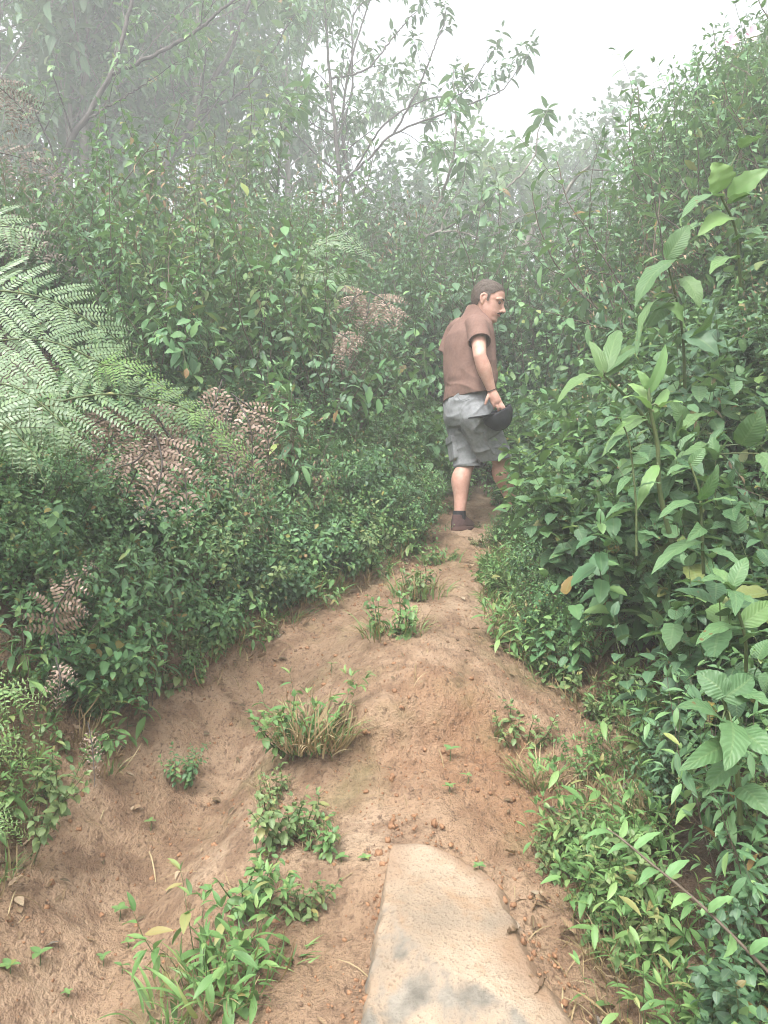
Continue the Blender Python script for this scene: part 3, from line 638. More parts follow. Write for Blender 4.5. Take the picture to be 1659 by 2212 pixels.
# ---------- trees
def tree(name, label, cat, limbs, seed, L=.13, proto='lance2', mat=None, bark=None, twl=.7, gap=.28, t0=.35, node=.06, br=.45, group=None, droop=.5, opp=True, nstart=.35, up=.5, bare=.45, yellow=0, k=7):
    L, twl, gap, node = L * DK, twl * DK, gap * DK, node * DK
    rng = np.random.default_rng(seed); L_, st = [], []
    org = np.array(limbs[0][0][0], float)
    root = empty(name, org, label, cat, group); tg, cg, bg = Geo(), Geo(), Geo()
    bm = bark if bark is not None else M_BARK
    o = dict(L=L, wob=.13, up=up, sag=0, bare=bare, opp=opp, droop=droop, br=br, brl=.6, depth=2, k=4)
    for pts, r0, r1, *opt in limbs:
        tt0, gp_, tl = (opt + [t0, gap, twl][len(opt):])[:3]
        P = spline(pts, 40); P[1:-1] += rng.normal(0, .006, (38, 3))
        R = np.linspace(r0, r1, 40); tube(tg, P, R, bm, k)
        T = nz(np.gradient(P, axis=0)); arc = np.concatenate([[0], np.cumsum(np.linalg.norm(np.diff(P, axis=0), axis=1))])
        s = arc[-1] * tt0
        while s < arc[-1]:
            i = min(39, int(np.searchsorted(arc, s))); f = s / arc[-1]
            e = nz(rng.normal(0, 1, 3)); e = nz(e - T[i] * e.dot(T[i]))
            grow(rng, L_, st, P[i], nz(T[i] * .7 + e * .8 + UP * .35), tl * rng.uniform(.5, 1.2) * (1.15 - .5 * f), node, max(.003, R[i] * .45), 1, o, 0)
            s += gp_ * rng.uniform(.6, 1.4)
        grow(rng, L_, st, P[-1], T[-1], tl * .8, node, r1 * .9, 1, dict(o, bare=.1), 0)
    pos, dr, nr, sz = map(np.array, zip(*L_))
    cloud(cg, proto, pos, dr, nr, sz, mat if mat is not None else M_LANCE)
    for P, R in st: tube(bg, P, R, bm, 4)
    obj('trunk', tg, root, org); obj('crown', cg, root, org)
    if bg.n: obj('branch', bg, root, org)
    return root, len(L_)
DK = 1.75
def foot(u, v, d):
    p = Q(u, v, d * DK); p[2] = float(Hs(p[0], p[1])) - .05; return p
def limb(base, pts, r0, r1, *o):
    pts = QQ([(u, v, k * DK) for u, v, k in pts]); o = [o[0], o[1] * DK, o[2] * DK][:len(o)] if len(o) == 3 else list(o)
    return ([base] + pts if base is not None else pts, r0 * DK, r1 * DK, *o)
TN = []
TN.append(tree('slender_tree', 'leaning grey tree forking into two long diagonal limbs at upper left', 'tree', [
    limb(foot(60, 600, 6), [(135, 355, 6.0), (195, 240, 6.0), (240, 160, 6.0), (262, 90, 6.0), (285, 0, 6.0), (310, -110, 6)], .028, .011),
    limb(None, [(238, 162, 6.0), (320, 125, 5.9), (420, 70, 5.9), (480, 20, 5.9), (560, -40, 5.9)], .017, .008),
    limb(None, [(192, 255, 6.0), (260, 215, 5.8), (330, 170, 5.7)], .009, .004)], 11, L=.10, bark=M_DARKBARK))
TN.append(tree('slender_tree', 'dark stemmed tree behind the leaning grey tree, mistier', 'tree', [
    limb(foot(300, 600, 8), [(330, 420, 8), (420, 260, 8), (465, 165, 8), (495, 115, 8), (540, 0, 8)], .05, .015),
    limb(None, [(430, 245, 8), (520, 200, 8), (590, 110, 8)], .02, .008)], 12, bark=M_DARKBARK, L=.14))
TN.append(tree('slender_tree', 'thin upright tree with bare spraying twigs against the white sky, centre top', 'tree', [
    limb(foot(740, 700, 8), [(735, 430, 8), (728, 330, 8), (722, 260, 8), (712, 160, 8), (705, 60, 8), (700, -60, 8)], .030, .007, .45, .22, .7),
    limb(None, [(733, 400, 8), (800, 340, 7.9), (850, 290, 7.8), (960, 245, 7.7), (1040, 215, 7.7), (1085, 195, 7.7), (1120, 150, 7.7)], .014, .004, .35, .13, .4),
    limb(None, [(760, 380, 8), (830, 270, 7.8), (920, 215, 7.8), (1000, 200, 7.7), (1060, 120, 7.7)], .011, .004, .45, .15, .4),
    limb(None, [(726, 310, 8), (760, 200, 8.1), (760, 100, 8.1), (770, 20, 8.2), (830, -20, 8.2)], .012, .005, .35, .2, .6),
    limb(None, [(725, 300, 8), (680, 270, 7.9), (640, 240, 7.9), (600, 190, 7.9)], .008, .003, .2, .2, .5),
    limb(None, [(712, 170, 8), (790, 150, 7.9), (850, 80, 7.9), (880, 45, 7.9)], .012, .005, .4, .25, .45),
    limb(None, [(850, 290, 7.8), (900, 200, 7.7), (935, 110, 7.7), (960, 50, 7.7)], .012, .005, .5, .2, .4)], 13, br=.35, bare=.55, L=.11, mat=M_DARK, bark=M_DARKBARK))
TN.append(tree('slender_tree', 'second thin trunk leaning beside the bare centre tree, forked low', 'tree', [
    limb(foot(830, 760, 8.4), [(800, 520, 8.4), (765, 420, 8.4), (742, 310, 8.4), (745, 200, 8.4), (770, 90, 8.4), (800, 0, 8.4)], .026, .007, .45, .3, .6),
    limb(None, [(760, 400, 8.4), (690, 340, 8.5), (640, 290, 8.5), (620, 270, 8.5)], .015, .005, .3, .3, .5)], 14, br=.25, bare=.65, L=.09, mat=M_DARK, bark=M_DARKBARK))
TN.append(tree('arching_shrub', 'pale arching stems with drooping leaf tips above the man, one lone sprig against sky', 'shrub', [
    limb(foot(850, 850, 6.8), [(880, 600, 6.8), (920, 500, 6.7), (955, 420, 6.7), (980, 330, 6.6), (985, 240, 6.6)], .022, .008, .5, .22, .5),
    limb(None, [(910, 520, 6.7), (1000, 470, 6.6), (1090, 410, 6.5), (1150, 345, 6.5), (1162, 285, 6.5)], .014, .005, .85, .2, .3),
    limb(None, [(900, 560, 6.7), (980, 545, 6.6), (1060, 510, 6.5), (1120, 470, 6.5)], .012, .005, .4, .25, .45),
    limb(None, [(890, 590, 6.8), (1000, 600, 6.6), (1080, 580, 6.5), (1150, 535, 6.5)], .012, .005, .4, .25, .4),
    limb(None, [(915, 510, 6.7), (960, 500, 6.6), (1010, 505, 6.5), (1060, 530, 6.4)], .012, .005, .5, .3, .4),
    limb(None, [(940, 620, 6.8), (945, 560, 6.7), (960, 470, 6.6), (1000, 400, 6.6)], .014, .006, .5, .22, .5)], 15, L=.16, br=.25, bare=.5))
TN.append(tree('slender_tree', 'pair of thin straight saplings rising from ferns at middle left', 'tree', [
    limb(foot(470, 760, 5.6), [(478, 600, 5.6), (490, 500, 5.6), (505, 420, 5.6), (520, 330, 5.6)], .016, .007, .5, .2, .5),
    limb(None, [(492, 495, 5.6), (540, 430, 5.5), (570, 350, 5.5)], .009, .004, .4, .2, .45)], 16, L=.13, br=.2))
TN.append(tree('slender_tree', 'thin dark sapling left of the pale dead fern, with yellowing leaves', 'tree', [
    limb(foot(555, 800, 5.8), [(560, 640, 5.8), (580, 520, 5.8), (600, 400, 5.8), (606, 300, 5.8), (640, 250, 5.8)], .016, .006, .45, .2, .5)], 17, L=.15, br=.2, bark=M_DARKBARK))
DK = 1.75
def autotree(label, u, v, d, H, seed, lean=(0, 0), group=None, nl=5, top=None, **kw):
    global DK
    DK = 2.6; H *= DK; rng = np.random.default_rng(seed); b = foot(u, v, d)
    if top is not None: H = (EYE + (CY - top) * d * DK / F_PX - b[2]) / 1.2
    top = b + np.array([lean[0], lean[1], H]); mid = (b + top) / 2 + rng.normal(0, .15, 3)
    limbs = [([b, mid, top], .05 * H / 4, .012, .2)]
    tr = spline([b, mid, top], 20)
    for i in range(nl):
        p = tr[int(5 + 13 * i / nl)]; a = rng.random() * 6.28; ln = H * rng.uniform(.22, .42)
        q = p + np.array([math.cos(a) * ln * .55, math.sin(a) * ln * .55, ln * .5]); r = q + np.array([math.cos(a) * ln * .4, math.sin(a) * ln * .4, ln * .25])
        limbs.append(([p, q, r], .02, .008, .2))
    TN.append(tree(kw.pop('name', 'bushy_tree'), label, 'tree', limbs, seed, group=group, **kw)); DK = 1.75
KW = dict(twl=.75, gap=.19, br=.4, bare=.2, node=.07)
autotree('tallest leafy tree filling the misty top left corner', 30, 640, 6.8, 4.6, 21, (.2, 0), nl=7, L=.14, **KW)
autotree('leafy tree crowding behind the leaning grey tree at top left', 260, 640, 7.4, 4.9, 22, (-.1, .2), nl=7, L=.14, **KW)
autotree('hazy leafy tree with hanging leaves left of the bare centre tree', 480, 640, 7.6, 5.0, 23, (.25, 0), nl=7, L=.14, **KW)
autotree('washed out tree in the mist nearest the bare centre tree', 600, 660, 7.4, 3.6, 24, (.1, 0), nl=6, L=.11, **KW)
autotree('small leafy tree low in the thicket behind the dead top left ferns', 140, 700, 5.6, 2.7, 25, (.1, 0), nl=6, L=.13, mat=M_DARK, **KW)
autotree('small dark leafy tree between the two saplings and the leaning tree', 380, 700, 6.2, 2.8, 26, (0, 0), nl=6, L=.13, mat=M_DARK, **KW)
autotree('misty leafy tree leaning over the withered fern corner', -60, 660, 5.2, 3.4, 27, (.3, .1), nl=8, L=.10, **KW)
autotree('slim leafy tree in front of the dark stemmed tree at upper left', 190, 680, 5.6, 3.5, 28, (.2, .1), nl=8, L=.10, **KW)
autotree('small leaved tree below the long diagonal limbs', 420, 680, 6.0, 3.2, 29, (.1, .1), nl=8, L=.10, **KW)
autotree('broad hazy tree behind the top left trees, mostly leaf', 340, 640, 8.6, 5.4, 36, (.1, .1), nl=10, L=.14, **KW)
autotree('broad hazy tree behind the tallest top left tree', 130, 640, 8.2, 5.6, 37, (.1, .1), nl=10, L=.13, mat=M_DARK, **KW)
KF = dict(twl=.9, gap=.24, br=.45, bare=.1, node=.075, proto='far', opp=False, droop=.4)
autotree('dense dark tree in the distance right of the man\'s head', 1190, 700, 9.2, 3.0, 31, (.2, 0), top=150, nl=9, L=.12, mat=M_DARK, bark=M_DARKBARK, **KF)
autotree('dark distant tree with fine sky gaps under the right slope', 1270, 720, 10, 3.2, 32, (.2, 0), top=152, nl=9, L=.12, mat=M_DARK, bark=M_DARKBARK, **KF)
autotree('light green distant tree above the man between arching stems', 1040, 720, 8.8, 2.4, 33, (0, 0), top=162, nl=9, L=.13, mat=M_LIGHT, **KF)
autotree('grey green distant tree directly behind the arching stems', 920, 740, 9.5, 2.4, 34, (0, 0), top=172, nl=9, L=.13, mat=M_HERB, **KF)
autotree('faint rounded tree on the far skyline below the bare centre tree', 800, 760, 8.8, 1.9, 35, (0, 0), top=185, nl=9, L=.12, mat=M_DARK, **KF)
# pale trunk right behind the man
TN.append(tree('mossy_tree', 'pale mottled trunk just behind the man with dark canopy leaning right', 'tree', [
    limb(foot(1135, 900, 6.9), [(1125, 860, 6.9), (1105, 740, 6.9), (1100, 660, 6.9), (1112, 590, 6.9), (1150, 500, 7.0), (1220, 420, 7.1)], .06, .02, .6, .25, .8),
    limb(None, [(1105, 640, 6.9), (1180, 590, 7.0), (1260, 540, 7.1), (1330, 500, 7.2)], .03, .01, .3, .25, .8)], 18, L=.07, proto='far', opp=False, mat=M_DARK, br=.5, node=.05))

# ---------- countable shrubs that stand out, each a thing
SKY = ([-400, 0, 330, 345, 400, 470, 520, 600, 622, 655, 700, 768, 1200], [-500, -500, -300, 200, 180, 168, 152, 150, 115, 80, 48, 5, -300])
def fit(x, y, s, h, lim=None):
    """keep a plant below the skyline of the slope it grows on"""
    px = CX + x / y * F_PX; top = EYE + (CY - (np.interp(px, *SKY) if lim is None else max(lim, np.interp(px, *SKY)))) * y / F_PX
    return min(s, max(0, top - float(Hs(x, y))) / h)
def shr(pl, name, label, u, v, d, s=1., rz=0., cat='shrub', ground=True, dz=0, **k):
    p = Q(u, v, d)
    if ground: p[2] = float(Hs(p[0], p[1])) + dz
    return place(pl, name, label, cat, p, rz, max(.35, fit(p[0], p[1], s, pl.h)), **k)
shr(TINY[0], 'small_shrub', 'low twiggy shrub with tiny leaves covering the man\'s right foot', 1075, 1200, 4.6, .40, .3)
shr(TINY[1], 'small_shrub', 'small leaved bush spreading over the trail edge below the man', 1075, 1200, 4.6, .45, 1.2)
shr(TINY[2], 'small_shrub', 'reddish twigged bush hanging over the trail right of the man\'s legs', 1160, 1230, 4.3, .66, 2.2)
shr(STALK[0], 'leafy_sapling', 'bright pointed leaves rising in front of the man\'s shorts pocket', 1082, 1100, 4.5, .95, .4, cat='plant', tx=.03)
shr(STALK[1], 'leafy_sapling', 'bright green leafy shoots crossing the man\'s right shin', 1118, 1120, 4.45, .62, 1.4, cat='plant')
shr(NETL[0], 'leafy_shrub', 'soft broad leaved shrub right of the black cap', 1200, 1080, 4.6, .95, .8)
shr(LIGHTS[2], 'leafy_shrub', 'bright shrub midway between the man and the velvet leaves', 1230, 1080, 4.1, 1.15, 2.)
shr(LUSH[0], 'leafy_shrub', 'lush large leaved shrub under the velvet leaf plant', 1300, 1180, 3.3, .8, 0.)
shr(HERB[0], 'leafy_herb', 'herb with tiered toothed leaves at the foot of the right bank', 1260, 1400, 3.3, .75, 1., cat='plant')
shr(NETL[1], 'leafy_shrub', 'tall nettle leaved shrub behind the yellowing leaf', 1330, 1180, 3.0, .95, 1.7)
shr(LUSH[1], 'leafy_shrub', 'dense shrub of large ribbed leaves at right middle edge', 1600, 1180, 2.7, 1.0, .6)
shr(LUSH[2], 'leafy_shrub', 'big ribbed leaf shrub above the rosette plant at right edge', 1640, 1320, 2.35, .85, 2.6)
shr(NETL[2], 'leafy_shrub', 'shrub of drooping dark leaves in shade right of the curled dead leaf', 1450, 1600, 2.25, .62, 2.9)
shr(TALL[0], 'flowering_bush', 'tall misty bush with pink flowers at the top right corner', 1600, 400, 7.4, 1.25, .5)
shr(BUSHL[0], 'leafy_bush', 'spiky leaved bush forming the right skyline below the pink flowers', 1470, 420, 8.0, 1.2, .9)
shr(BUSHL[1], 'leafy_bush', 'bush on the right skyline nearest the white sky gap', 1370, 480, 8.6, 1.25, 2.)
shr(BUSHL[2], 'leafy_bush', 'olive green bush on the right slope under the skyline bush', 1500, 560, 6.8, 1.1, 1.5)
shr(VINE[0], 'leafy_bush', 'shaded vine covered bush in the hollow right of the distant dark tree', 1400, 640, 6.6, 1.2, .4)
shr(HEART[0], 'leafy_bush', 'mound of overlapping dull leaves right of the man\'s head', 1260, 760, 6.0, 1.5, .4)
shr(TALL[1], 'leafy_bush', 'tall bush with long grey green leaves left of the pink dead fern', 640, 800, 5.6, .85, 1.)
shr(TALL[2], 'leafy_bush', 'tall leafy bush rising behind the bracken fern tops', 330, 700, 4.6, .75, 1.)
shr(LANC[0], 'leafy_shrub', 'narrow leaved shrub just behind the arching frond tip', 640, 1000, 4.2, 1.0, 1.)
shr(HEART[1], 'leafy_shrub', 'pale heart leaved shrub directly left of the man\'s shirt', 880, 880, 5.6, 1.1, 2.)
shr(NETL[0], 'leafy_shrub', 'shrub with big grey green leaves left of the man\'s shorts', 900, 980, 5.5, .95, 2.4)
shr(HERB[1], 'leafy_herb', 'leafy herb clump at the trail edge left of the man\'s shoe', 830, 1190, 4.75, .55, 1., cat='plant')
shr(HERB[2], 'leafy_herb', 'herb with bright tips in the middle of the left bank', 540, 1230, 3.6, .8, .2, cat='plant')
shr(LANC[1], 'leafy_herb', 'pointed leaf herb overhanging the earth bank at left', 330, 1330, 2.95, .6, .5, cat='plant')
shr(HERB[3], 'leafy_herb', 'round leaved herb draped over bare clay at the left edge', 60, 1640, 2.2, .75, .5, cat='plant')
shr(LANC[2], 'leafy_herb', 'tall soft leaved herb below the green fern at far left', 40, 1240, 2.4, .62, 2.5, cat='plant')
# flowers on the flowering bush
fb = bpy.data.objects['flowering_bush']
for (u, v) in ((1622, 75), (1578, 92)):
    gF = Geo(); c = Q(u, v, 6.3); k = 5
    a = np.arange(k) * 6.283 / k
    dr = np.stack([np.cos(a), np.full(k, -.55), np.sin(a)], -1)
    cloud(gF, 'round', np.zeros((k, 3)), dr, np.tile([0, -1., .3], (k, 1)), np.full(k, .075), M_PETAL)
    bpy.context.view_layer.update()
    fo = link('flower', to_mesh('flower', gF), fb); fo.matrix_world = Matrix.Translation(c)

# ---------- undergrowth nobody could count
def scatter(name, label, rect, spacing, pick, seed, keep=None, lean=.15, lim=None):
    rng = np.random.default_rng(seed); g = Geo(); n = 0
    x0, x1, y0, y1 = rect
    for yb in np.arange(y0, y1, spacing):
        for xb in np.arange(x0, x1, spacing):
            x, y = xb + rng.uniform(-.5, .5) * spacing, yb + rng.uniform(-.5, .5) * spacing
            px = CX + x / y * F_PX; mg = 1.3 / y * F_PX
            if px < -mg or px > 768 + mg: continue
            dl, dr = float(xl(y) - x), float(x - xr(y))
            r = pick(x, y, dl, dr, rng)
            if r is None: continue
            pl, s = r; s = fit(x, y, s, pl.h, rng.uniform(*lim) if lim else None)
            if 474 < px < 585 and y < 5.15 and dr > -.2:
                s = fit(x, y, s, pl.h, 506 - max(0, px - 528) * 1.7)
                if s < .12: continue
            if s < .3 * r[1] and y > 5: continue
            gxx, gyy = float(Hs(x + .1, y) - Hs(x - .1, y)) / .2, float(Hs(x, y + .1) - Hs(x, y - .1)) / .2
            tl = lean
            R = rotm(rng.random() * 6.28, math.atan(gyy) * tl + rng.normal(0, .08), -math.atan(gxx) * tl + rng.normal(0, .08), s)
            R = np.array(Matrix.Rotation(-0, 3, 'X')) @ R
            p = [x, y, float(Hs(x, y)) - .01]
            g.addgeo(pl.leaf, R, p); g.addgeo(pl.stem, R, p); n += 1
    o = obj(name, g); tag(o, label, None, None, 'stuff'); print(name, n, 'plants', sum(len(f) for f in g.F), 'quads')
def ch(rng, *a): return a[rng.integers(len(a))]
def pl_left(x, y, dl, dr, rng):
    if dl < .03 or y < 1.9: return None
    if y < 2.7 and dl < .30: return None
    if dl < .16: return ch(rng, *LOWH, *HERB), rng.uniform(.4, .75)
    if dl > 1.9: return None
    if dl < .7 and rng.random() < .25: return ch(rng, *VINE), rng.uniform(.28, .45)
    if rng.random() < .25 and dl > .9: return None
    r = rng.random(); k = 1 if y > 2.6 else .75
    if r < .09: return ch(rng, *DEADW), k * rng.uniform(.35, .6)
    if r < .5: return ch(rng, *HERB), k * rng.uniform(.55, 1.0)
    if r < .60: return ch(rng, *LANC), k * rng.uniform(.35, .6)
    if r < .72: return ch(rng, *NETL), k * rng.uniform(.35, .6)
    if r < .88: return ch(rng, *TINY), k * rng.uniform(.6, 1.)
    return ch(rng, *HEART), k * rng.uniform(.5, .8)
scatter('left_bank_undergrowth', 'dense green leafy undergrowth covering the left bank', (-3.2, 1.0, 1.7, 5.4), .135, pl_left, 1, lean=.5)
def pl_edge(x, y, dl, dr, rng):
    if 0.0 < dl < .75 and y > 2.55: return ch(rng, *LOWH, *HERB, *HERB, *TINY), rng.uniform(.4, .85)
    if 0 < dr < .5 and y > 2.9 and rng.random() < .6: return ch(rng, *LOWH, *HERB, *TINY, *GRS), rng.uniform(.4, .8)
    return None
scatter('trail_edge_herbs', 'small leaved herbs crowding both edges of the clay trail', (-1.9, 1.6, 2.5, 5.4), .13, pl_edge, 9, lean=.4)
def pl_back_left(x, y, dl, dr, rng):
    if dl < .30 or dl > 6: return None
    if dl < .8: return ch(rng, *HERB, *LANC, *HEART), rng.uniform(.7, 1.1)
    r = rng.random()
    if r < .12: return ch(rng, *DEADW), rng.uniform(1, 1.8)
    if r < .32: return ch(rng, *TALL), rng.uniform(.6, 1.35)
    if r < .58: return ch(rng, *VINE), rng.uniform(.9, 1.5)
    if r < .72: return ch(rng, *LUSH, *HEART), rng.uniform(.8, 1.3)
    return ch(rng, *BUSH), rng.uniform(.7, 1.1)
scatter('left_thicket', 'misty thicket of tall leafy stems behind the left bank', (-7, 3, 5.2, 10), .46, pl_back_left, 2, lim=(40, 230))
def pl_right(x, y, dl, dr, rng):
    if dr < .03 or dr > 2.4 or y < 1.5: return None
    if dr < .16:
        return None if rng.random() < .55 else (ch(rng, *LOWH), rng.uniform(.4, .8))
    if dr < .42: return (ch(rng, *HERB, *LOWH, *TINY), rng.uniform(.4, .8)) if rng.random() < .6 else (ch(rng, *GRS), rng.uniform(.6, 1.1))
    if y < 2.1 and dr < .62: return ch(rng, *HERB, *LANC), rng.uniform(.4, .6)
    r = rng.random(); k = 1.0 if y > 2.2 else .7
    if r < .06 and x > 1.3: return ch(rng, *DEADW), k * rng.uniform(.5, .8)
    if r < .28: return ch(rng, *LUSH), k * rng.uniform(.5, .85)
    if r < .5: return ch(rng, *NETL), k * rng.uniform(.7, 1.1)
    if r < .8: return ch(rng, *HERB), k * rng.uniform(.8, 1.2)
    return ch(rng, *HEART), k * rng.uniform(.7, 1.0)
scatter('right_bank_undergrowth', 'dense broad leaved undergrowth covering the right bank', (.4, 3.8, 1.5, 5.6), .19, pl_right, 3, lean=.3)
def pl_back_right(x, y, dl, dr, rng):
    if dr < .25 or dr > 6.5: return None
    if dr < .9: return ch(rng, *LIGHTS, *HERB, *NETL), rng.uniform(.8, 1.3)
    r = rng.random()
    if r < .45: return ch(rng, *BUSHL), rng.uniform(.75, 1.15)
    if r < .65: return ch(rng, *TALL), rng.uniform(.6, .9)
    return ch(rng, *VINE), rng.uniform(1.0, 1.6)
scatter('right_thicket', 'hazy leafy thicket climbing the right slope', (1.0, 8.5, 5.4, 11), .52, pl_back_right, 4)
def pl_mid(x, y, dl, dr, rng):
    if dl > .4 or dr > .4: return None
    if abs(x - .46) < .24 and 4.5 < y < 5.25: return (ch(rng, *LOWH), rng.uniform(.2, .34)) if rng.random() < .6 else None
    if y < 5.3: return (ch(rng, *LOWH), rng.uniform(.4, .7)) if dr > -.45 or rng.random() < .4 else None
    if y < 6.6: return ch(rng, *LOWH, *HERB), rng.uniform(.5, .9)
    if y < 8: return ch(rng, *HERB, *TINY, *LIGHTS), rng.uniform(.8, 1.5)
    return ch(rng, *VINE, *BUSH), rng.uniform(.9, 1.5)
scatter('trail_head_undergrowth', 'leafy growth closing over the trail behind the man', (-.5, 4, 4.75, 9), .26, pl_mid, 5)
def pl_far(x, y, dl, dr, rng):
    if CX + x / y * F_PX < 330: return None
    return ch(rng, *BUSH, *VINE, *BUSHL), rng.uniform(1.2, 2.0)
scatter('distant_thicket', 'pale misty wood closing the view far up the slope', (-9, 12, 10.5, 17), 1.15, pl_far, 6)
# ---------- plants, litter and stones lying on the trail
def tuft(seed, n, L, spread, proto='blade', mat=None, lean=.6):
    rng = np.random.default_rng(seed); g = Geo(); a = rng.random(n) * 6.28; r = np.sqrt(rng.random(n)) * spread
    ln = rng.random(n) * lean; a2 = a + rng.normal(0, .7, n)
    pos = np.stack([np.cos(a) * r, np.sin(a) * r, np.full(n, -.01)], -1)
    dr = np.stack([np.cos(a2) * ln, np.sin(a2) * ln, np.ones(n)], -1)
    nr = np.stack([-np.cos(a2), -np.sin(a2), ln], -1) * -1 + rng.normal(0, .2, (n, 3))
    cloud(g, proto, pos, dr, nr * np.array([-1, -1, 1]), L * rng.uniform(.45, 1.1, n), mat if mat is not None else M_GRASS); return g
def tuft_thing(name, label, cat, u, v, geos, group=None, rz=0, s=1.):
    o = empty(name, GQ(u, v), label, cat, group); o.rotation_euler.z = rz; o.scale = (s, s, s)
    for n, q in geos: obj(n, q, o)
    return o
def merge(*gs):
    o = Geo()
    for q, t in gs: o.addgeo(q, None, t)
    return o
LOW = lambda k: [('foliage', LOWH[k].leaf), ('stem', LOWH[k].stem)]
tuft_thing('grass_tuft', 'overhanging grass tuft with dry straw skirt in the middle of the trail', 'grass', 680, 1625, [
    ('blades', merge((tuft(1, 110, .16, .10), (0, 0, .03)), (tuft(2, 60, .13, .09, 'wide_blade'), (.03, .02, .03)), (GRS[0].leaf, (0, 0, .03)), (GRS[0].stem, (0, 0, .03)))), ('dry_blades', merge((tuft(3, 220, .17, .12, 'straw', M_STRAW, 1.9), (0, -.05, .05)), (tuft(4, 60, .12, .1, 'blade', M_STRAW, 1.8), (0, -.05, .03)))),
    ('herb_leaves', merge((LOWH[0].leaf, (-.04, .0, .02)), (LOWH[0].stem, (-.04, 0, .02))))])
tuft_thing('leafy_herb', 'low bushy herb with fresh toothed leaves below the grass tuft', 'plant', 625, 1800, LOW(1), s=.85)
tuft_thing('leafy_herb', 'leafy herb patch right beside the fresh toothed herb, over dry straw', 'plant', 690, 1830, LOW(2) + [('dry_blades', tuft(7, 40, .12, .08, 'straw', M_STRAW, 1.5))], s=.65)
tuft_thing('leafy_herb', 'thin stemmed herb between the toothed herb and the grass tuft', 'plant', 590, 1735, LOW(3) + [('dry_blades', tuft(8, 50, .15, .10, 'straw', M_STRAW, 1.4))], s=.65)
tuft_thing('creeping_herb', 'creeping herb with rounded toothed leaves above the bottom grass clump', 'plant', 545, 1935, LOW(0) + [('dry_blades', tuft(9, 30, .1, .08, 'straw', M_STRAW, 1.6))], rz=1, s=.85)
tuft_thing('creeping_herb', 'light green runner of round leaves left of the rock edge', 'plant', 620, 1985, LOW(1), rz=2.2, s=.65)
tuft_thing('grass_clump', 'clump of broad green grass blades at the bottom edge', 'grass', 480, 2130, [
    ('blades', merge((tuft(11, 90, .14, .11, 'wide_blade', None, 1.5), (0, 0, 0)), (tuft(12, 60, .13, .07, 'wide_blade', None, 1.3), (.10, .08, 0)), (GRS[0].leaf, (-.03, .03, 0)), (GRS[0].stem, (-.03, .03, 0)), (GRS[1].leaf, (.05, -.02, 0)))), ('dry_blades', tuft(13, 40, .13, .12, 'straw', M_STRAW, 1.8))])
tuft_thing('grass_clump', 'smaller dark green grass clump left of the broad bladed one', 'grass', 380, 2190, [('blades', tuft(14, 60, .12, .10, 'wide_blade', None, 1.6)), ('dry_blades', tuft(15, 20, .12, .1, 'straw', M_STRAW, 1.8))])
tuft_thing('small_shrub', 'little woody shrub with round leaves growing on a dead root', 'shrub', 395, 1700, [('foliage', HERB[2].leaf), ('stem', HERB[2].stem)], s=.32)
tuft_thing('leafy_herb', 'strip of green herbs on the trail crown below the man', 'plant', 850, 1370, LOW(2) + [('dry_blades', tuft(16, 60, .14, .14, 'straw', M_STRAW, 1.5)), ('blades', tuft(17, 50, .12, .13))], s=1.1)
tuft_thing('leafy_herb', 'upper part of the herb strip, small leaves in dry straw', 'plant', 905, 1285, LOW(3) + [('dry_blades', tuft(18, 60, .14, .14, 'straw', M_STRAW, 1.5)), ('blades', tuft(19, 50, .12, .13))], s=1.1)
tuft_thing('leafy_herb', 'herbs growing at the top end of the bare clay', 'plant', 950, 1215, LOW(0) + [('blades', tuft(20, 60, .14, .16))], s=.75)
tuft_thing('leafy_herb', 'toothed leaf herb on the right shoulder of the scraped clay', 'plant', 1265, 1690, [('foliage', HERB[1].leaf), ('stem', HERB[1].stem)], s=.34)
tuft_thing('grass_tuft', 'straggly grass and straw on the lip right of the scraped clay', 'grass', 1160, 1690, [('blades', tuft(21, 50, .11, .07, 'wide_blade')), ('dry_blades', tuft(22, 90, .13, .08, 'straw', M_STRAW, 1.7))])
tuft_thing('leafy_herb', 'sprawling herb above the straggly grass on the right lip', 'plant', 1130, 1600, LOW(3) + [('dry_blades', tuft(23, 30, .1, .1, 'straw', M_STRAW, 1.7))], rz=1.3, s=.75)
tuft_thing('leafy_herb', 'small patch of herbs on the clay at left below the leaf overhang', 'plant', 420, 1470, LOW(2), rz=.4, s=.5)
def seedling(label, u, v, s, k=3, seed=0, mat=None):
    rng = np.random.default_rng(seed); o = empty('seedling', GQ(u, v), label, 'seedling', 'seedlings sprouting from the bare clay')
    h = s * .9; gs = Geo(); tube(gs, [(0, 0, -.01), (.003, 0, h * .5), (0, .003, h)], [.0018, .0015, .001], M_STEM, 5); obj('stem', gs, o)
    gl = Geo(); a = np.arange(k) * 6.283 / k + seed
    cloud(gl, 'ovate', np.tile([0, 0, h], (k, 1)), np.stack([np.cos(a), np.sin(a), np.full(k, .35)], -1), np.tile([0, 0, 1.], (k, 1)) + rng.normal(0, .1, (k, 3)), s * rng.uniform(.8, 1.2, k), mat if mat is not None else M_LIGHT)
    obj('leaves', gl, o)
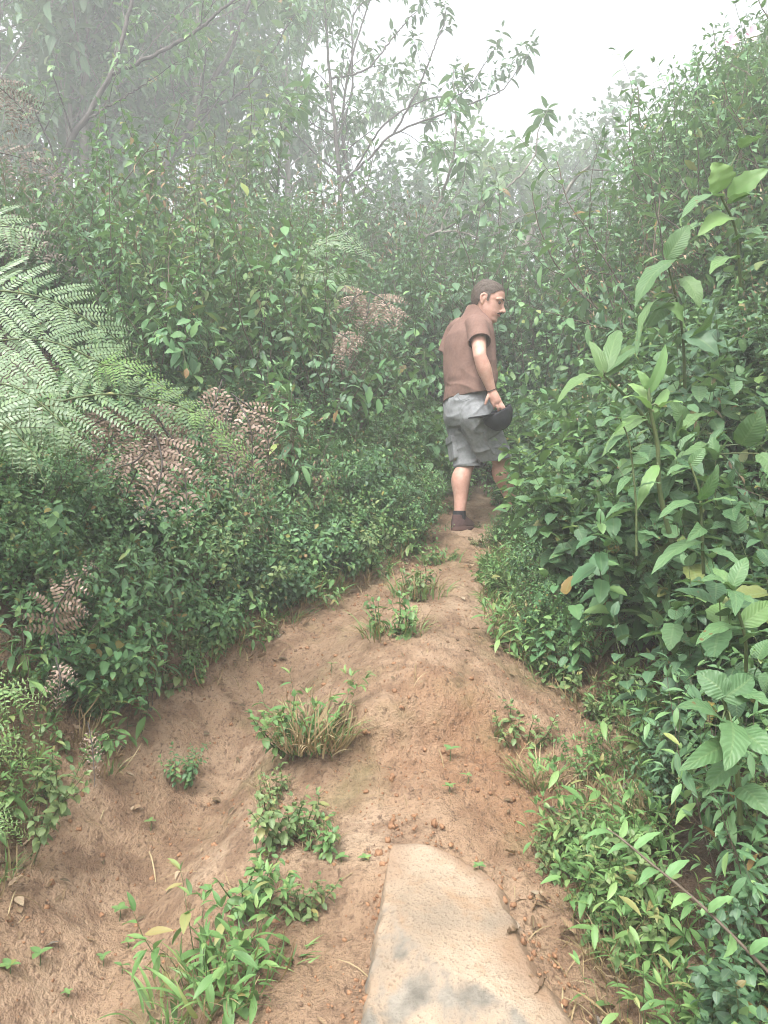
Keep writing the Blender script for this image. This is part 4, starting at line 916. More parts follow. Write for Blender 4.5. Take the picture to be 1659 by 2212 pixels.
for i, (lb, u, v, s, k) in enumerate([('two leaved seedling alone on the scraped clay', 972, 1640, .042, 3), ('tiny seedling just below the two leaved one', 1010, 1690, .03, 3), ('pale drooping seedling left of the tiny one', 970, 1715, .032, 4),
    ('seedling beside the pale dead leaf at lower left', 258, 1985, .035, 4), ('upper of the little sprouts in the lower left gully', 275, 2050, .026, 3), ('sprout with three round leaves in the lower left gully', 222, 2085, .03, 3),
    ('twin leaf sprout nearest the bottom grass clump', 262, 2108, .036, 2), ('very small sprout low in the left gully', 145, 2160, .022, 4), ('lone sprout on wet clay left of the dead root', 325, 1790, .032, 3), ('sprout at the foot of the toothed herb', 735, 1870, .03, 4),
    ('yellow green weed at the far left bottom', 20, 2110, .035, 5), ('weed with round leaf beside the big grey dead leaf', 85, 2090, .045, 3), ('sprout below the trail crown herbs', 715, 1450, .04, 2), ('sprout left of the sandstone tip', 790, 1870, .028, 4),
    ('small shoot on the foot of the sandstone', 975, 2130, .03, 2), ('sprout in clay right of the sandstone', 1035, 1890, .03, 4)]):
    seedling(lb, u, v, s * .8, k, i)
# dead leaves, each its own thing
def dead_leaf(label, u, v, L, ang, wd=.5, curl=.5, seed=0, mat=None, dz=.016, onto=None):
    p = GQ(u, v) + [0, 0, dz]; g = Geo(); rng = np.random.default_rng(seed)
    d = np.array([math.cos(ang), math.sin(ang), SL * math.sin(ang) + .1 * rng.normal()]) * L
    bigleaf(g, -d / 2, d / 2, L * wd, (.1 * rng.normal(), -.35, 1), (.16 * curl + .04) * (1 if seed % 3 else -.6), mat if mat is not None else M_LITTER, 11, 7, fold=.5 * curl, wavy=.12 * curl, seed=seed)
    tag(obj('dead_leaf', g, None, p), label, 'leaf', 'dead leaves lying on the trail')
for i, a in enumerate([('large crumpled brown leaf leaning at the foot of the right thicket', 1290, 1590, .15, 1.2, .75, 1.3), ('black curled leaf in the shade right of the toothed herb', 1335, 1670, .07, .4, .6, 1.2), ('grey curled leaf lying across the upper left clay', 435, 1550, .12, .35, .3, .8),
    ('yellow tan leaf beside the grey curled leaf', 470, 1540, .06, .5, .4, .6), ('dark shrivelled leaf left of the grass tuft', 517, 1690, .07, .3, .8, 1.4), ('folded brown leaf beside the left earth bank', 228, 1780, .07, 1.3, .5, 1.), ('ochre leaf caught on the dead root', 340, 1735, .10, .8, .3, .7),
    ('long curled grey leaf on the lower left clay', 350, 1990, .11, .3, .22, 1.), ('pale cream leaf in the lower left gully', 265, 1960, .055, .2, .7, .7), ('dark purple leaf at the lower left edge', 58, 2025, .05, -.3, .5, .9), ('big grey rotting leaf at the bottom left', 65, 2105, .13, .9, .5, .8),
    ('pale brown leaf at the bottom beside the grass clump', 228, 2185, .06, 1.4, .4, .5), ('pale crumpled leaf left of the rock base', 690, 2105, .075, .3, .5, 1.3), ('thin curled leaf hooked near the rock left edge', 702, 1965, .06, 1.2, .3, 1.2), ('tan leaf touching the left edge of the rock', 815, 2010, .035, -.4, .5, .6),
    ('small leaf lying above the trail crown herbs', 800, 1325, .11, .1, .3, .7), ('dry leaf below the trail crown herbs', 868, 1392, .08, .6, .6, 1.), ('whitish leaf at the left trail margin below the man', 805, 1225, .07, 1., .6, .8), ('dark leaf on the clay crown right of the herb strip', 985, 1415, .07, .2, .4, .9),
    ('brown leaf on upper right clay', 1060, 1490, .06, .3, .4, .7), ('small curled leaf at the middle of upper clay', 690, 1395, .08, .2, .3, .8), ('leaf fragment left of the trail crown', 640, 1400, .06, .8, .5, 1.), ('flat pale leaf at the right clay margin', 1185, 1460, .07, .1, .5, .5), ('brown leaf by the left clay margin', 555, 1430, .07, .9, .4, .9),
    ('pinkish leaf on clay left of the grass tuft', 585, 1495, .06, 1.1, .4, .6), ('orange brown leaf hanging in the right thicket', 1480, 1235, .1, 1., .5, .6)]):
    if i == 25: continue
    dead_leaf(a[0], a[1], a[2], a[3], a[4], a[5], a[6], i)
def stick(name, label, cat, pts, r, mat, group=None, dz=.006, k=6):
    P = np.array([GQ(u, v) + [0, 0, r * .7 + dz + (q[0] if q else 0)] for u, v, *q in pts]); Sp = spline(P, 24); rng = np.random.default_rng(len(label))
    Sp = Sp + rng.normal(0, r * .35, Sp.shape); g = Geo(); tube(g, Sp - P[0], np.linspace(r, r * .5, 24) * (1 + .2 * rng.normal(size=24)), mat, k)
    tag(obj(name, g, None, P[0]), label, cat, group)
stick('twig', 'short brown twig lying flat on the sandstone', 'twig', [(975, 2008, .05), (1000, 2006, .05), (1025, 2004, .05)], .004, M_TWIG)
stick('dead_root', 'bleached forked root at the right foot of the sandstone', 'root', [(1108, 2142, .03), (1130, 2128, .03), (1160, 2120, .02)], .006, M_ROOT)
stick('dead_root', 'dark dead root lying across the left gully under the little shrub', 'root', [(265, 1790), (300, 1755), (350, 1750), (420, 1690), (450, 1640)], .008, M_DARKBARK)
stick('twig', 'flat dark twig across the upper clay crown', 'twig', [(950, 1278), (1000, 1285), (1050, 1278)], .006, M_DARKBARK)
stick('twig', 'thin twig on the clay crown below the flat dark one', 'twig', [(860, 1480), (890, 1470), (945, 1462)], .004, M_TWIG)
stick('dead_root', 'pale rootlet dangling down the left earth wall', 'root', [(250, 1510, .1), (270, 1560, .06), (272, 1600, .02), (280, 1640)], .0035, M_ROOT)
stick('dead_root', 'second pale rootlet right of the dangling one', 'root', [(298, 1565, .05), (315, 1600, .02), (325, 1640)], .003, M_ROOT)
stick('dead_root', 'long pale root hanging into the lower left gully', 'root', [(60, 1770, .06), (62, 1850, .02), (85, 1905), (108, 1965)], .004, M_ROOT)
stick('dead_root', 'bundle of dry roots under the left overhanging herbs', 'root', [(105, 1640, .08), (120, 1720, .03), (95, 1800), (80, 1870)], .005, M_ROOT)
stick('dead_root', 'curved root loop near the left edge of the rock', 'root', [(690, 1980), (710, 1930), (770, 1920), (800, 1880)], .004, M_ROOT)
stick('straw', 'long yellow straw lying diagonally over the lower left clay', 'straw', [(255, 2170), (340, 2080), (430, 2000)], .0013, M_ROOT)
stick('straw', 'long thin straw crossing the left gully', 'straw', [(300, 1900), (400, 1830), (520, 1690)], .0013, M_ROOT)
stick('straw', 'short pale straw below the seedling on scraped clay', 'straw', [(905, 1575, .02), (960, 1590, .03), (1080, 1640)], .0012, M_ROOT)
def stone(name, label, u, v, r, seed, mat, dz=0., group=None):
    rng = np.random.default_rng(seed); m_, n_ = 9, 12
    th = np.linspace(.02, math.pi - .02, m_)[:, None]; ph = (np.arange(n_) * 6.283 / n_)[None]
    X = np.sin(th) * np.cos(ph); Y = np.sin(th) * np.sin(ph); Z = np.cos(th) * np.ones_like(ph)
    R = r * (1 + .55 * vn(X * 1.7 + seed, Y * 1.7, Z * 1.7, seed) + .25 * vn(X * 4, Y * 4, Z * 4, seed + 5)); g = Geo()
    i = np.arange(m_ - 1)[:, None] * n_; j = np.arange(n_)[None]; j2 = (j + 1) % n_
    g.add(np.stack([X * R * 1.1, Y * R, Z * R * .75], -1).reshape(-1, 3), np.stack([i + j, i + n_ + j, i + n_ + j2, i + j2], -1), None, mat)
    if name is None: return g
    p = GQ(u, v) + [0, 0, r * .4 + dz]; tag(obj(name, g, None, p), label, 'stone', group)
stone('pebble', 'dark reddish pebble sitting on the sandstone', 1047, 1944, .011, 1, M_CLOD, .05)
stone('pebble', 'small lump of clay at the left lip of the sandstone', 880, 1865, .008, 2, M_CLOD, .03)
stone('pebble', 'brown stone in the left bank below the leaves', 690, 1300, .05, 3, M_STONE)
# crumbs of clay, leaf bits and straw
rng = np.random.default_rng(77)
cl = [stone(None, '', 0, 0, 1., s, M_CLOD) for s in range(4)] + [stone(None, '', 0, 0, 1., 9, M_STONE)]
g = Geo(); n = 0
while n < 3400:
    y = rng.uniform(1.5, 4.6); x = rng.uniform(xl(y) - .1, xr(y) + .15)
    w = .22 + 1.0 * float(scrape(x, y)) + .25 * (vn(np.array(x * 3), np.array(y * 3), seed=41) > .2)
    if rng.random() > w: continue
    if 1.2 < y < 2.28 and .0 < x < .33 and rng.random() < .9: continue
    r = .0016 * math.exp(abs(rng.normal(0, .65)));  r = min(r, .008)
    q = cl[rng.integers(5)]
    g.addgeo(q, rotm(rng.random() * 6.28, rng.random(), rng.random(), r), [x, y, float(Hd(np.array(x), np.array(y))) + r * .3]); n += 1
for k in range(220):
    y = rng.uniform(1.5, eL[0, 1] + .06); left = rng.random() < .5
    x = float(ext(eL if left else eR, np.array([y]))[0]) + (-abs(rng.normal(.012, .02)) if left else rng.normal(.01, .03)); r = min(.0022 * math.exp(abs(rng.normal(0, .7))), .012)
    g.addgeo(cl[rng.integers(4)], rotm(rng.random() * 6.28, rng.random(), rng.random(), r), [x, y, float(Hd(np.array(x), np.array(y))) + r * .3 + (0 if left else .012)])
tag(obj('soil_crumbs', g), 'loose crumbs of clay and grit scattered over the trail', None, None, 'stuff')
g = Geo(); N_ = 1500
for k in range(N_):
    y = rng.uniform(1.5, 4.8); side = rng.random() < .5
    x = (xl(y) + abs(rng.normal(0, .12)) - .08) if side else (xr(y) - abs(rng.normal(0, .12)) + .15)
    if rng.random() < .25: x = rng.uniform(xl(y), xr(y))
    if y < 2.25 and .0 < x < .3: continue
    a = rng.random() * 6.28; z = float(Hs(x, y)) + .008
    L_ = rng.uniform(.012, .045)
    if rng.random() < .45:
        cloud(g, 'straw', [[x, y, z]], [[math.cos(a), math.sin(a), .25 + SL * math.sin(a)]], [[0, 0, 1]], [L_ * 3], M_STRAW)
    elif rng.random() < .3 and (x < xl(y) + .15 or x > xr(y) - .12):
        L_ = rng.uniform(.02, .045)
        cloud(g, 'dryc', [[x, y, z + .006]], [[math.cos(a), math.sin(a), .1 + SL * math.sin(a)]], [rng.normal(0, .35, 3) + UP], [L_], M_LITTER)
    else:
        cloud(g, 'ovate' if k % 2 else 'lance', [[x, y, z]], [[math.cos(a), math.sin(a), .1 + SL * math.sin(a)]], [rng.normal(0, .3, 3) + UP], [L_], M_LITTER)
tag(obj('leaf_litter', g), 'bits of dry leaf and straw along the trail margins', None, None, 'stuff')
# weeds and straw along the lower right margin and edges
g = Geo(); nw = 0
TB = [tuft(50 + i, 26, .12, .05, 'blade', None, 1.0) for i in range(3)] + [tuft(60 + i, 18, .10, .05, 'wide_blade', None, 1.1) for i in range(3)]
TS = [tuft(70 + i, 34, .12, .06, 'straw', M_STRAW, 1.7) for i in range(3)] + [tuft(80 + i, 14, .10, .06, 'blade', M_STRAW, 1.8) for i in range(2)]
for k in range(900):
    y = rng.uniform(1.45, 4.9)
    if rng.random() < .62: x = xr(y) + rng.normal(.10, .13)
    else: x = xl(y) - rng.normal(.06, .07); 
    if x < xr(y) - .07 and x > xl(y) + .1: continue
    if y < 2.35 and x < .46 and x > -.3: continue
    p = [x, y, float(Hs(x, y))]; r = rng.random(); R = rotm(rng.random() * 6.28, 0, 0, rng.uniform(.5, 1.1))
    if r < .60: g.addgeo(ch(rng, *TS), R, p)
    elif r < .84: g.addgeo(ch(rng, *TB), R, p)
    else:
        q = ch(rng, *LOWH, *GRS, *GRS); g.addgeo(q.leaf, R, p); g.addgeo(q.stem, R, p)
tag(obj('trail_edge_weeds', g), 'low weeds, grass and dry straw along the trail margins', None, None, 'stuff')
# ---------- the man on the trail
D0 = 5.0
def MP(u, v, dy=0.): return W(419.05 + u * .12635, 266.67 + v * .1263, D0 + dy)
def uvsphere(m_=14, n_=18):
    th = np.linspace(.01, math.pi - .01, m_)[:, None]; ph = (np.arange(n_) * 6.28319 / n_)[None]
    V = np.stack([np.sin(th) * np.cos(ph), np.sin(th) * np.sin(ph), np.cos(th) * np.ones_like(ph)], -1).reshape(-1, 3)
    i = np.arange(m_ - 1)[:, None] * n_; j = np.arange(n_)[None]; j2 = (j + 1) % n_
    return V, np.stack([i + j, i + n_ + j, i + n_ + j2, i + j2], -1).reshape(-1, 4)
SPV, SPF = uvsphere()
class Solid:
    """closed pieces that are fused into one continuous surface"""
    def __init__(s): s.V, s.F, s.n = [], [], 0
    def add(s, V, F): s.V.append(np.asarray(V, float)); s.F.extend([tuple(int(a) + s.n for a in f) for f in F]); s.n += len(V)
    def ell(s, c, r, R=None):
        V = SPV * np.asarray(r, float)
        if R is not None: V = V @ np.asarray(R, float).T
        s.add(V + np.asarray(c, float), SPF)
    def rings(s, rings):
        k = len(rings[0]); n = len(rings)
        V = np.concatenate(rings); F = []
        for i in range(n - 1):
            for j in range(k): F.append((i * k + j, i * k + (j + 1) % k, (i + 1) * k + (j + 1) % k, (i + 1) * k + j))
        F.append(tuple(range(k))[::-1]); F.append(tuple((n - 1) * k + j for j in range(k))); s.add(V, F)
    def limb(s, P, R, n=22, k=18):
        P = np.asarray(P, float); R = np.asarray(R, float); Sp = spline(P, n); t = np.linspace(0, len(P) - 1, n)
        Rr = spline(np.stack([R, R, R], 1), n)[:, 0]
        T = nz(np.gradient(Sp, axis=0)); ref = np.array([.21, .93, .3]); A = nz(np.cross(T, ref)); B = np.cross(T, A)
        a = np.arange(k) * 6.28319 / k
        s.rings([Sp[i] + Rr[i] * (np.cos(a)[:, None] * A[i] + np.sin(a)[:, None] * B[i]) for i in range(n)])
        s.ell(Sp[0], [Rr[0]] * 3); s.ell(Sp[-1], [Rr[-1]] * 3)
    def fuse(s, name, vox, smooth=4, fac=.5):
        me = bpy.data.meshes.new(name + '_raw'); me.from_pydata(np.concatenate(s.V).tolist(), [], s.F)
        o = bpy.data.objects.new(name + '_raw', me); C.objects.link(o)
        m = o.modifiers.new('r', 'REMESH'); m.mode = 'VOXEL'; m.voxel_size = vox
        if smooth: q = o.modifiers.new('s', 'SMOOTH'); q.iterations = smooth; q.factor = fac
        bpy.context.view_layer.update()
        r = bpy.data.meshes.new_from_object(o.evaluated_get(bpy.context.evaluated_depsgraph_get()))
        bpy.data.objects.remove(o); bpy.data.meshes.remove(me); r.name = name
        r.polygons.foreach_set('use_smooth', np.ones(len(r.polygons), bool)); return r
def getV(me): a = np.empty(len(me.vertices) * 3, np.float32); me.vertices.foreach_get('co', a); return a.reshape(-1, 3).astype(float)
def getN(me): a = np.empty(len(me.vertices) * 3, np.float32); me.vertex_normals.foreach_get('vector', a); return a.reshape(-1, 3).astype(float)
def setV(me, V): me.vertices.foreach_set('co', V.astype(np.float32).ravel()); me.update()
import bmesh
def carve(me, drop, soft=12):
    """remove the vertices marked in drop, leaving an open edge"""
    bm = bmesh.new(); bm.from_mesh(me); bm.verts.ensure_lookup_table()
    bmesh.ops.delete(bm, geom=[bm.verts[i] for i in np.nonzero(drop)[0]], context='VERTS')
    bd_ = [v for v in bm.verts if v.is_boundary]
    for it in range(soft):
        new = {}
        for v in bd_:
            q = [e.other_vert(v).co for e in v.link_edges if e.is_boundary]
            if len(q) == 2: new[v] = (q[0] + q[1]) * .3 + v.co * .4
        for v, c_ in new.items(): v.co = c_
    bm.to_mesh(me); bm.free(); me.update()
def shell(me, th):
    """give an open cloth surface its thickness"""
    bm = bmesh.new(); bm.from_mesh(me); bmesh.ops.solidify(bm, geom=bm.faces[:], thickness=th); bm.to_mesh(me); bm.free()
    me.polygons.foreach_set('use_smooth', np.ones(len(me.polygons), bool)); me.update()

fwd = nz(np.array([.80, .60, 0])); rgt = np.array([fwd[1], -fwd[0], 0.])
def fine_mat(name, c1, c2, rough, scale, bump, weave=0, sss=0., spec=.35):
    m, t = nt(name); tc = N(t, 'ShaderNodeTexCoord'); n1 = noise(t, scale, 4, tc.outputs['Object']); n2 = noise(t, scale * 9, 2, tc.outputs['Object'])
    col = ramp(t, mth(t, 'ADD', mth(t, 'MULTIPLY', n1, .7), mth(t, 'MULTIPLY', n2, .3)), [(.35, c1), (.65, c2)])
    b = N(t, 'ShaderNodeBump', {'Strength': bump, 'Distance': .003, 'Height': mth(t, 'ADD', n1, n2)})
    p = N(t, 'ShaderNodeBsdfPrincipled', {'Base Color': col, 'Roughness': rough, 'Normal': b.outputs[0], 'Specular IOR Level': spec})
    if sss: p.inputs['Subsurface Weight'].default_value = sss; p.inputs['Subsurface Radius'].default_value = (.012, .005, .003); p.inputs['Subsurface Scale'].default_value = .6
    N(t, 'ShaderNodeOutputMaterial', {0: p.outputs[0]}); return m
K_SKIN = fine_mat('skin', (.46, .25, .19), (.56, .34, .27), .5, 30, .15, sss=.15)
K_SHIRT = fine_mat('brown_cotton', (.165, .098, .078), (.21, .130, .105), .9, 60, .25, spec=.2)
K_SHORT = fine_mat('grey_canvas', (.17, .178, .185), (.25, .26, .265), .9, 40, .3, spec=.2)
K_HAIR = fine_mat('brown_hair', (.045, .032, .024), (.10, .074, .056), .55, 90, .6)
K_BLACK = fine_mat('black_cloth', (.010, .011, .014), (.022, .023, .028), .8, 60, .3)
K_SHOE = fine_mat('maroon_suede', (.07, .04, .04), (.11, .065, .06), .85, 60, .3)
K_SOLE = fine_mat('rubber_sole', (.11, .065, .055), (.15, .09, .08), .8, 40, .2)
K_EYE = fine_mat('eye', (.05, .035, .03), (.08, .06, .05), .25, 20, 0)
K_LIP = fine_mat('lip', (.36, .14, .12), (.42, .18, .15), .5, 30, .1)
def mp(name, me, mat, parent, org):
    me.materials.clear(); me.materials.append(mat)
    V = getV(me) - org; setV(me, V); return link(name, me, parent)

# skeleton, read off the photograph and set at real depth
hipR, kneR, ankR = MP(455, 1190, -.08), MP(648, 1520, .02), MP(738, 1895, .16)
hipL, kneL, ankL = MP(335, 1190, .10), MP(372, 1560, .06), MP(318, 1975, .00)
ankR[2] = float(Hs(ankR[0], ankR[1])) + .085 if False else ankR[2]
shR, elR, wrR = MP(462, 470, -.15), MP(482, 710, -.275), MP(576, 985, -.23)
shL, elL, wrL = MP(290, 505, .16), MP(265, 720, .24), MP(420, 930, .28)
neckB = MP(455, 380, .0)
earC = MP(517, 264, -.09)
yaw, pitch, roll = math.radians(-18), math.radians(17), 0
HF = nz(np.array([math.cos(yaw) * math.cos(pitch), math.sin(yaw) * math.cos(pitch), -math.sin(pitch)]))
HL = nz(np.array([-math.sin(yaw), math.cos(yaw), 0])); HU = np.cross(HF, HL); HS = 1.07
HC = earC + HL * .072 * HS
def hp(x, y, z): return HC + HS * (HF * x + HL * y + HU * z)
fz = np.array([(.133, -.01, -.02, .01), (.128, .03, -.045, .035), (.115, .06, -.068, .055), (.095, .083, -.085, .068), (.07, .095, -.096, .075), (.045, .099, -.100, .077), (.028, .100, -.100, .0765), (.014, .093, -.098, .075), (0, .094, -.095, .0735),
    (-.02, .094, -.086, .070), (-.035, .094, -.076, .067), (-.047, .098, -.066, .064), (-.055, .094, -.06, .061), (-.064, .097, -.05, .058), (-.075, .089, -.035, .053), (-.09, .093, -.015, .045), (-.103, .086, .01, .035), (-.112, .066, .03, .02)])
def headrings(infl=0., k=40):
    out = []; a = np.arange(k) * 6.28319 / k
    zz = np.linspace(fz[-1, 0], fz[0, 0], 44)
    o = np.argsort(fz[:, 0])
    for z in zz:
        xf, xb, w = [np.interp(z, fz[o, 0], fz[o, i]) for i in (1, 2, 3)]
        cx = (xf + xb) / 2 - .008; ca, sa = np.cos(a), np.sin(a); e = .86
        X = np.where(ca > 0, xf - cx, cx - xb) * np.sign(ca) * np.abs(ca) ** e + cx
        Yv = w * np.sign(sa) * np.abs(sa) ** .92
        out.append(np.array([hp(*q) for q in np.stack([X * 1, Yv, np.full(k, z)], -1)]))
    return out
body = Solid()
body.rings(headrings())
body.limb([hp(.093, 0, .022), hp(.104, 0, -.005), hp(.117, 0, -.026)], [.009 * HS, .010 * HS, .0125 * HS], 8, 12)
for sgn in (1, -1):
    body.ell(hp(.105, sgn * .012, -.031), [.0095 * HS] * 3)                       # nostril wing
    body.limb([hp(.094, sgn * .012, .031), hp(.088, sgn * .038, .034), hp(.072, sgn * .056, .027)], [.008, .009, .008], 8, 10)   # brow ridge
    Re = np.stack([HF, HL * sgn, HU], 1)
    body.limb([hp(-.012, sgn * .080, .035), hp(-.022, sgn * .087, .022), hp(-.020, sgn * .086, .0), hp(-.008, sgn * .079, -.022)], [.0065, .0075, .007, .007], 12, 10)
    body.limb([hp(-.012, sgn * .080, .035), hp(.004, sgn * .078, .034), hp(.008, sgn * .075, .015)], [.0065, .006, .005], 10, 10)
    body.ell(hp(-.008, sgn * .074, .006), [.014, .009, .022], np.stack([HF, HL, HU], 1))
body.limb([neckB + [0, 0, -.06], neckB + [.01, 0, .03], hp(-.03, 0, -.05), hp(-.02, 0, -.01)], [.070, .060, .057, .054])
chest = MP(410, 600, .01); waist = MP(400, 900, .01); pelv = MP(390, 1130, .01)
Rb = np.stack([rgt, fwd, UP], 1)
body.limb([pelv, waist, chest, MP(420, 470, 0), neckB], [.125, .115, .115, .09, .06])
body.limb([shR, chest + rgt * .06, chest - rgt * .06, shL], [.05, .07, .07, .05])
body.limb([shR, (shR + elR) / 2, elR], [.056, .048, .040])
body.limb([elR, elR * .65 + wrR * .35, elR * .3 + wrR * .7, wrR], [.040, .045, .035, .027])
body.limb([shL, (shL + elL) / 2, elL], [.056, .048, .040]); body.limb([elL, elL * .65 + wrL * .35, wrL], [.040, .044, .027])
body.limb([hipR, (hipR + kneR) / 2, kneR], [.098, .086, .060]); body.limb([hipL, (hipL + kneL) / 2, kneL], [.098, .086, .060])
for kn, an in ((kneR, ankR), (kneL, ankL)):
    bk = -fwd * .028
    body.limb([kn, kn * .88 + an * .12 + bk * .4, kn * .68 + an * .32 + bk, kn * .35 + an * .65 + bk * .3, an], [.060, .056, .0625, .046, .034])
    body.limb([an, an + UP * -.05], [.034, .030], 6, 12)
# right hand: palm, four unequal bent fingers and a thumb closing on the cap
pk = MP(606, 1062, -.22); pd = nz(pk - wrR); ps = nz(np.cross(pd, [0, -1, 0]))     # across the palm, in the picture plane
pn = nz(np.cross(ps, pd))
if pn[1] > 0: pn = -pn
body.limb([wrR, wrR * .5 + pk * .5, pk], [.027, .033, .034], 10, 14)
rt = nz(np.array([1., 0, -.25]))
for i, (L1, L2, L3) in enumerate([(.038, .026, .020), (.042, .029, .021), (.040, .026, .02), (.032, .020, .017)]):
    b_ = pk + rt * (.030 - .0195 * i) + pn * .008 + UP * (.004 * (i % 2))
    d1 = nz(pd * .9 + rt * (.18 - .1 * i) + pn * .35); d2 = nz(pd * 1.0 - pn * .25); d3 = nz(pd * .7 - pn * .8)
    p1 = b_ + d1 * L1; p2 = p1 + d2 * L2; p3 = p2 + d3 * L3
    body.limb([b_ - pd * .02, b_, p1, p2, p3], [.010, .0098, .0088, .0080, .0068], 16, 10)
tb = wrR * .55 + pk * .45 - rt * .028 + pn * .004
body.limb([tb, tb + nz(pd - rt * .8 + pn * .3) * .034, tb + nz(pd - rt * .8 + pn * .3) * .034 + nz(pd * .8 - rt * .5) * .030], [.0125, .0105, .0085], 12, 10)
plm = wrL + nz(np.array([.5, .3, -.8])) * .075
body.limb([wrL, plm], [.027, .034], 8, 12)
for i in range(4):
    q = plm + rgt * (.03 - .02 * i); body.limb([q, q + [.02, .01, -.04], q + [.02, .02, -.075 + .006 * abs(i - 1)]], [.0098, .0088, .007], 10, 8)
body.limb([plm + rgt * .03, plm + rgt * .05 + [0, 0, -.03], plm + rgt * .055 + [.01, 0, -.06]], [.012, .010, .008], 8, 8)
manO = np.array([*MP(330, 2060, 0)[:2], float(Hs(*MP(330, 2060, 0)[:2]))])
man = empty('person', manO.tolist(), 'man in brown t-shirt and grey cargo shorts standing side-on up the trail, looking down', 'person')
bme = body.fuse('body', .0042, 3)
mp('body', bme, K_SKIN, man, manO)

# hair: a cap of hair following the skull, open at the face
hs_ = Solid(); hs_.rings(headrings()); hme = hs_.fuse('hair', .004, 2)
V = getV(hme); Nn = getN(hme); q = (V - HC) / HS; hx_, hy_, hz_ = q @ HF, q @ HL, q @ HU
line = np.interp(hz_, [-.06, -.045, -.03, .0, .03, .05, .07, .085, .10, .12], [-.055, -.045, -.03, -.022, -.012, .045, .062, .078, .10, .2])
side_b = (np.abs(hx_ - .020) < .009) & (hz_ > -.002) & (hz_ < .05)
line = line + .004 * vn(q[:, 0] * 220, q[:, 1] * 220, q[:, 2] * 220, 3)
keep = ((hx_ < line) & (hz_ > -.058)) | side_b | ((hz_ > .085) & (hx_ < .088 - .1 * np.maximum(np.abs(hy_) - .045, 0)))
strand = vn(hx_ * 90, hy_ * 260, hz_ * 60, 7)
thick = .003 * sstep(-.06, -.01, hz_) * (1 - .55 * sstep(.02, .06, hx_ * (hz_ < .06))) + .0022 * strand + .002
setV(hme, V + Nn * thick[:, None]); carve(hme, ~keep, 2)
mp('hair', hme, K_HAIR, man, manO)
for sgn in (-1, 1):
    g = Geo(); V = SPV * .0115 * HS
    g.add(V + hp(.0805, sgn * .032, .012) - manO, SPF, None, reg(K_EYE)); obj('eye', g, man)
    g = Geo(); Pb = [hp(.101, sgn * .014, .031), hp(.097, sgn * .034, .036), hp(.079, sgn * .055, .030)]; tube(g, spline(Pb, 8) - manO, [.004, .005, .005, .005, .0045, .004, .003, .002], reg(K_HAIR), 6); obj('eyebrow', g, man)
g = Geo(); tube(g, spline([hp(.088, -.030, -.053), hp(.100, -.012, -.042), hp(.104, 0, -.040), hp(.100, .012, -.042), hp(.088, .030, -.053)], 12) - manO, [.002, .004, .005, .005, .0055, .0055, .0055, .0055, .005, .005, .004, .002], reg(K_HAIR), 6); obj('moustache', g, man)
g = Geo(); tube(g, spline([hp(.088, -.026, -.060), hp(.0985, -.01, -.0585), hp(.101, 0, -.058), hp(.0985, .01, -.0585), hp(.088, .026, -.060)], 12) - manO, [.0025, .003, .004, .0045, .0045, .0045, .0045, .0045, .0045, .004, .003, .0025], reg(K_LIP), 6); obj('lip', g, man)
# t-shirt
def ering(c, a, b, k=44, tw=0., up=UP):
    an = np.arange(k) * 6.28319 / k
    return np.array([c + rgt * a * math.cos(x) + fwd * b * math.sin(x) for x in an])
ts = Solid()
sec = [(392, 1100, .205, .150), (400, 980, .212, .152), (404, 860, .212, .150), (402, 740, .210, .148), (400, 630, .208, .142), (404, 540, .200, .130), (418, 475, .176, .106), (434, 425, .128, .088), (448, 380, .088, .078), (457, 340, .074, .072), (461, 318, .072, .070)]
ts.rings([ering(MP(u, v, .0), a * .95, b * .95) for u, v, a, b in sec])
slR = MP(492, 640, -.262); slL = MP(222, 720, .20)
ts.limb([MP(436, 452, -.09), shR + [0.004, -.006, -.008], (shR * .55 + slR * .45), slR], [.058, .070, .071, .072])
ts.limb([MP(320, 480, .10), shL + [0, 0, -.01], (shL + slL) / 2, slL], [.058, .070, .070, .070])
tme = ts.fuse('t_shirt', .0058, 7)
V = getV(tme); Nn = getN(tme)
hem = MP(392, 1045, 0)[2] + .012 * vn(V[:, 0] * 9, V[:, 1] * 9) + (V[:, 0] - MP(392, 0)[0]) * .10
cut = V[:, 2] < hem
# sleeve ends, collar
dR = nz(slR - shR); cut |= (((V - MP(488, 588, -.245)) @ dR > 0) & (np.linalg.norm(np.cross(V - shR, dR), axis=1) < .085) & (V[:, 1] < D0 - .192))
dL = nz(slL - shL); cut |= (((V - MP(222, 690, .2)) @ dL > 0) & (np.linalg.norm(np.cross(V - shL, dL), axis=1) < .10) & ((V - shL) @ rgt < -.035))
ncA = nz(np.array([.50, .16, .85])); nc0 = MP(462, 352, .01); cut |= ((V - nc0) @ ncA > 0) & (np.linalg.norm(np.cross(V - nc0, ncA), axis=1) < .098)
u_, w_, z_ = V @ rgt, V @ fwd, V[:, 2]
low = sstep(MP(0, 700)[2], MP(0, 1000)[2], z_) if False else np.clip((MP(0, 620)[2] - z_) / .38, 0, 1)
f1 = vn(u_ * 9 + z_ * 5, w_ * 9 - z_ * 4, z_ * 2.2, 5)
f2 = vn(u_ * 16 - z_ * 9, w_ * 16 + z_ * 7, z_ * 5, 6)
f3 = 1 - np.abs(vn(u_ * 8 + z_ * 12, w_ * 8, z_ * 7, 8)) * 2
amp = .006 + .009 * low
disp = f1 * amp + f2 * amp * .5 + np.maximum(f3, 0) ** 2 * .010 * low - .016 * low * (np.exp(-((z_ - MP(0, 935)[2]) / .03) ** 2) * np.exp(-((V[:, 0] - MP(265, 0)[0]) / .07) ** 2))
tt = sstep(0, .12, (MP(440, 420, -.12) - V) @ UP * 0 + np.linalg.norm(V - MP(440, 420, -.1), axis=1))
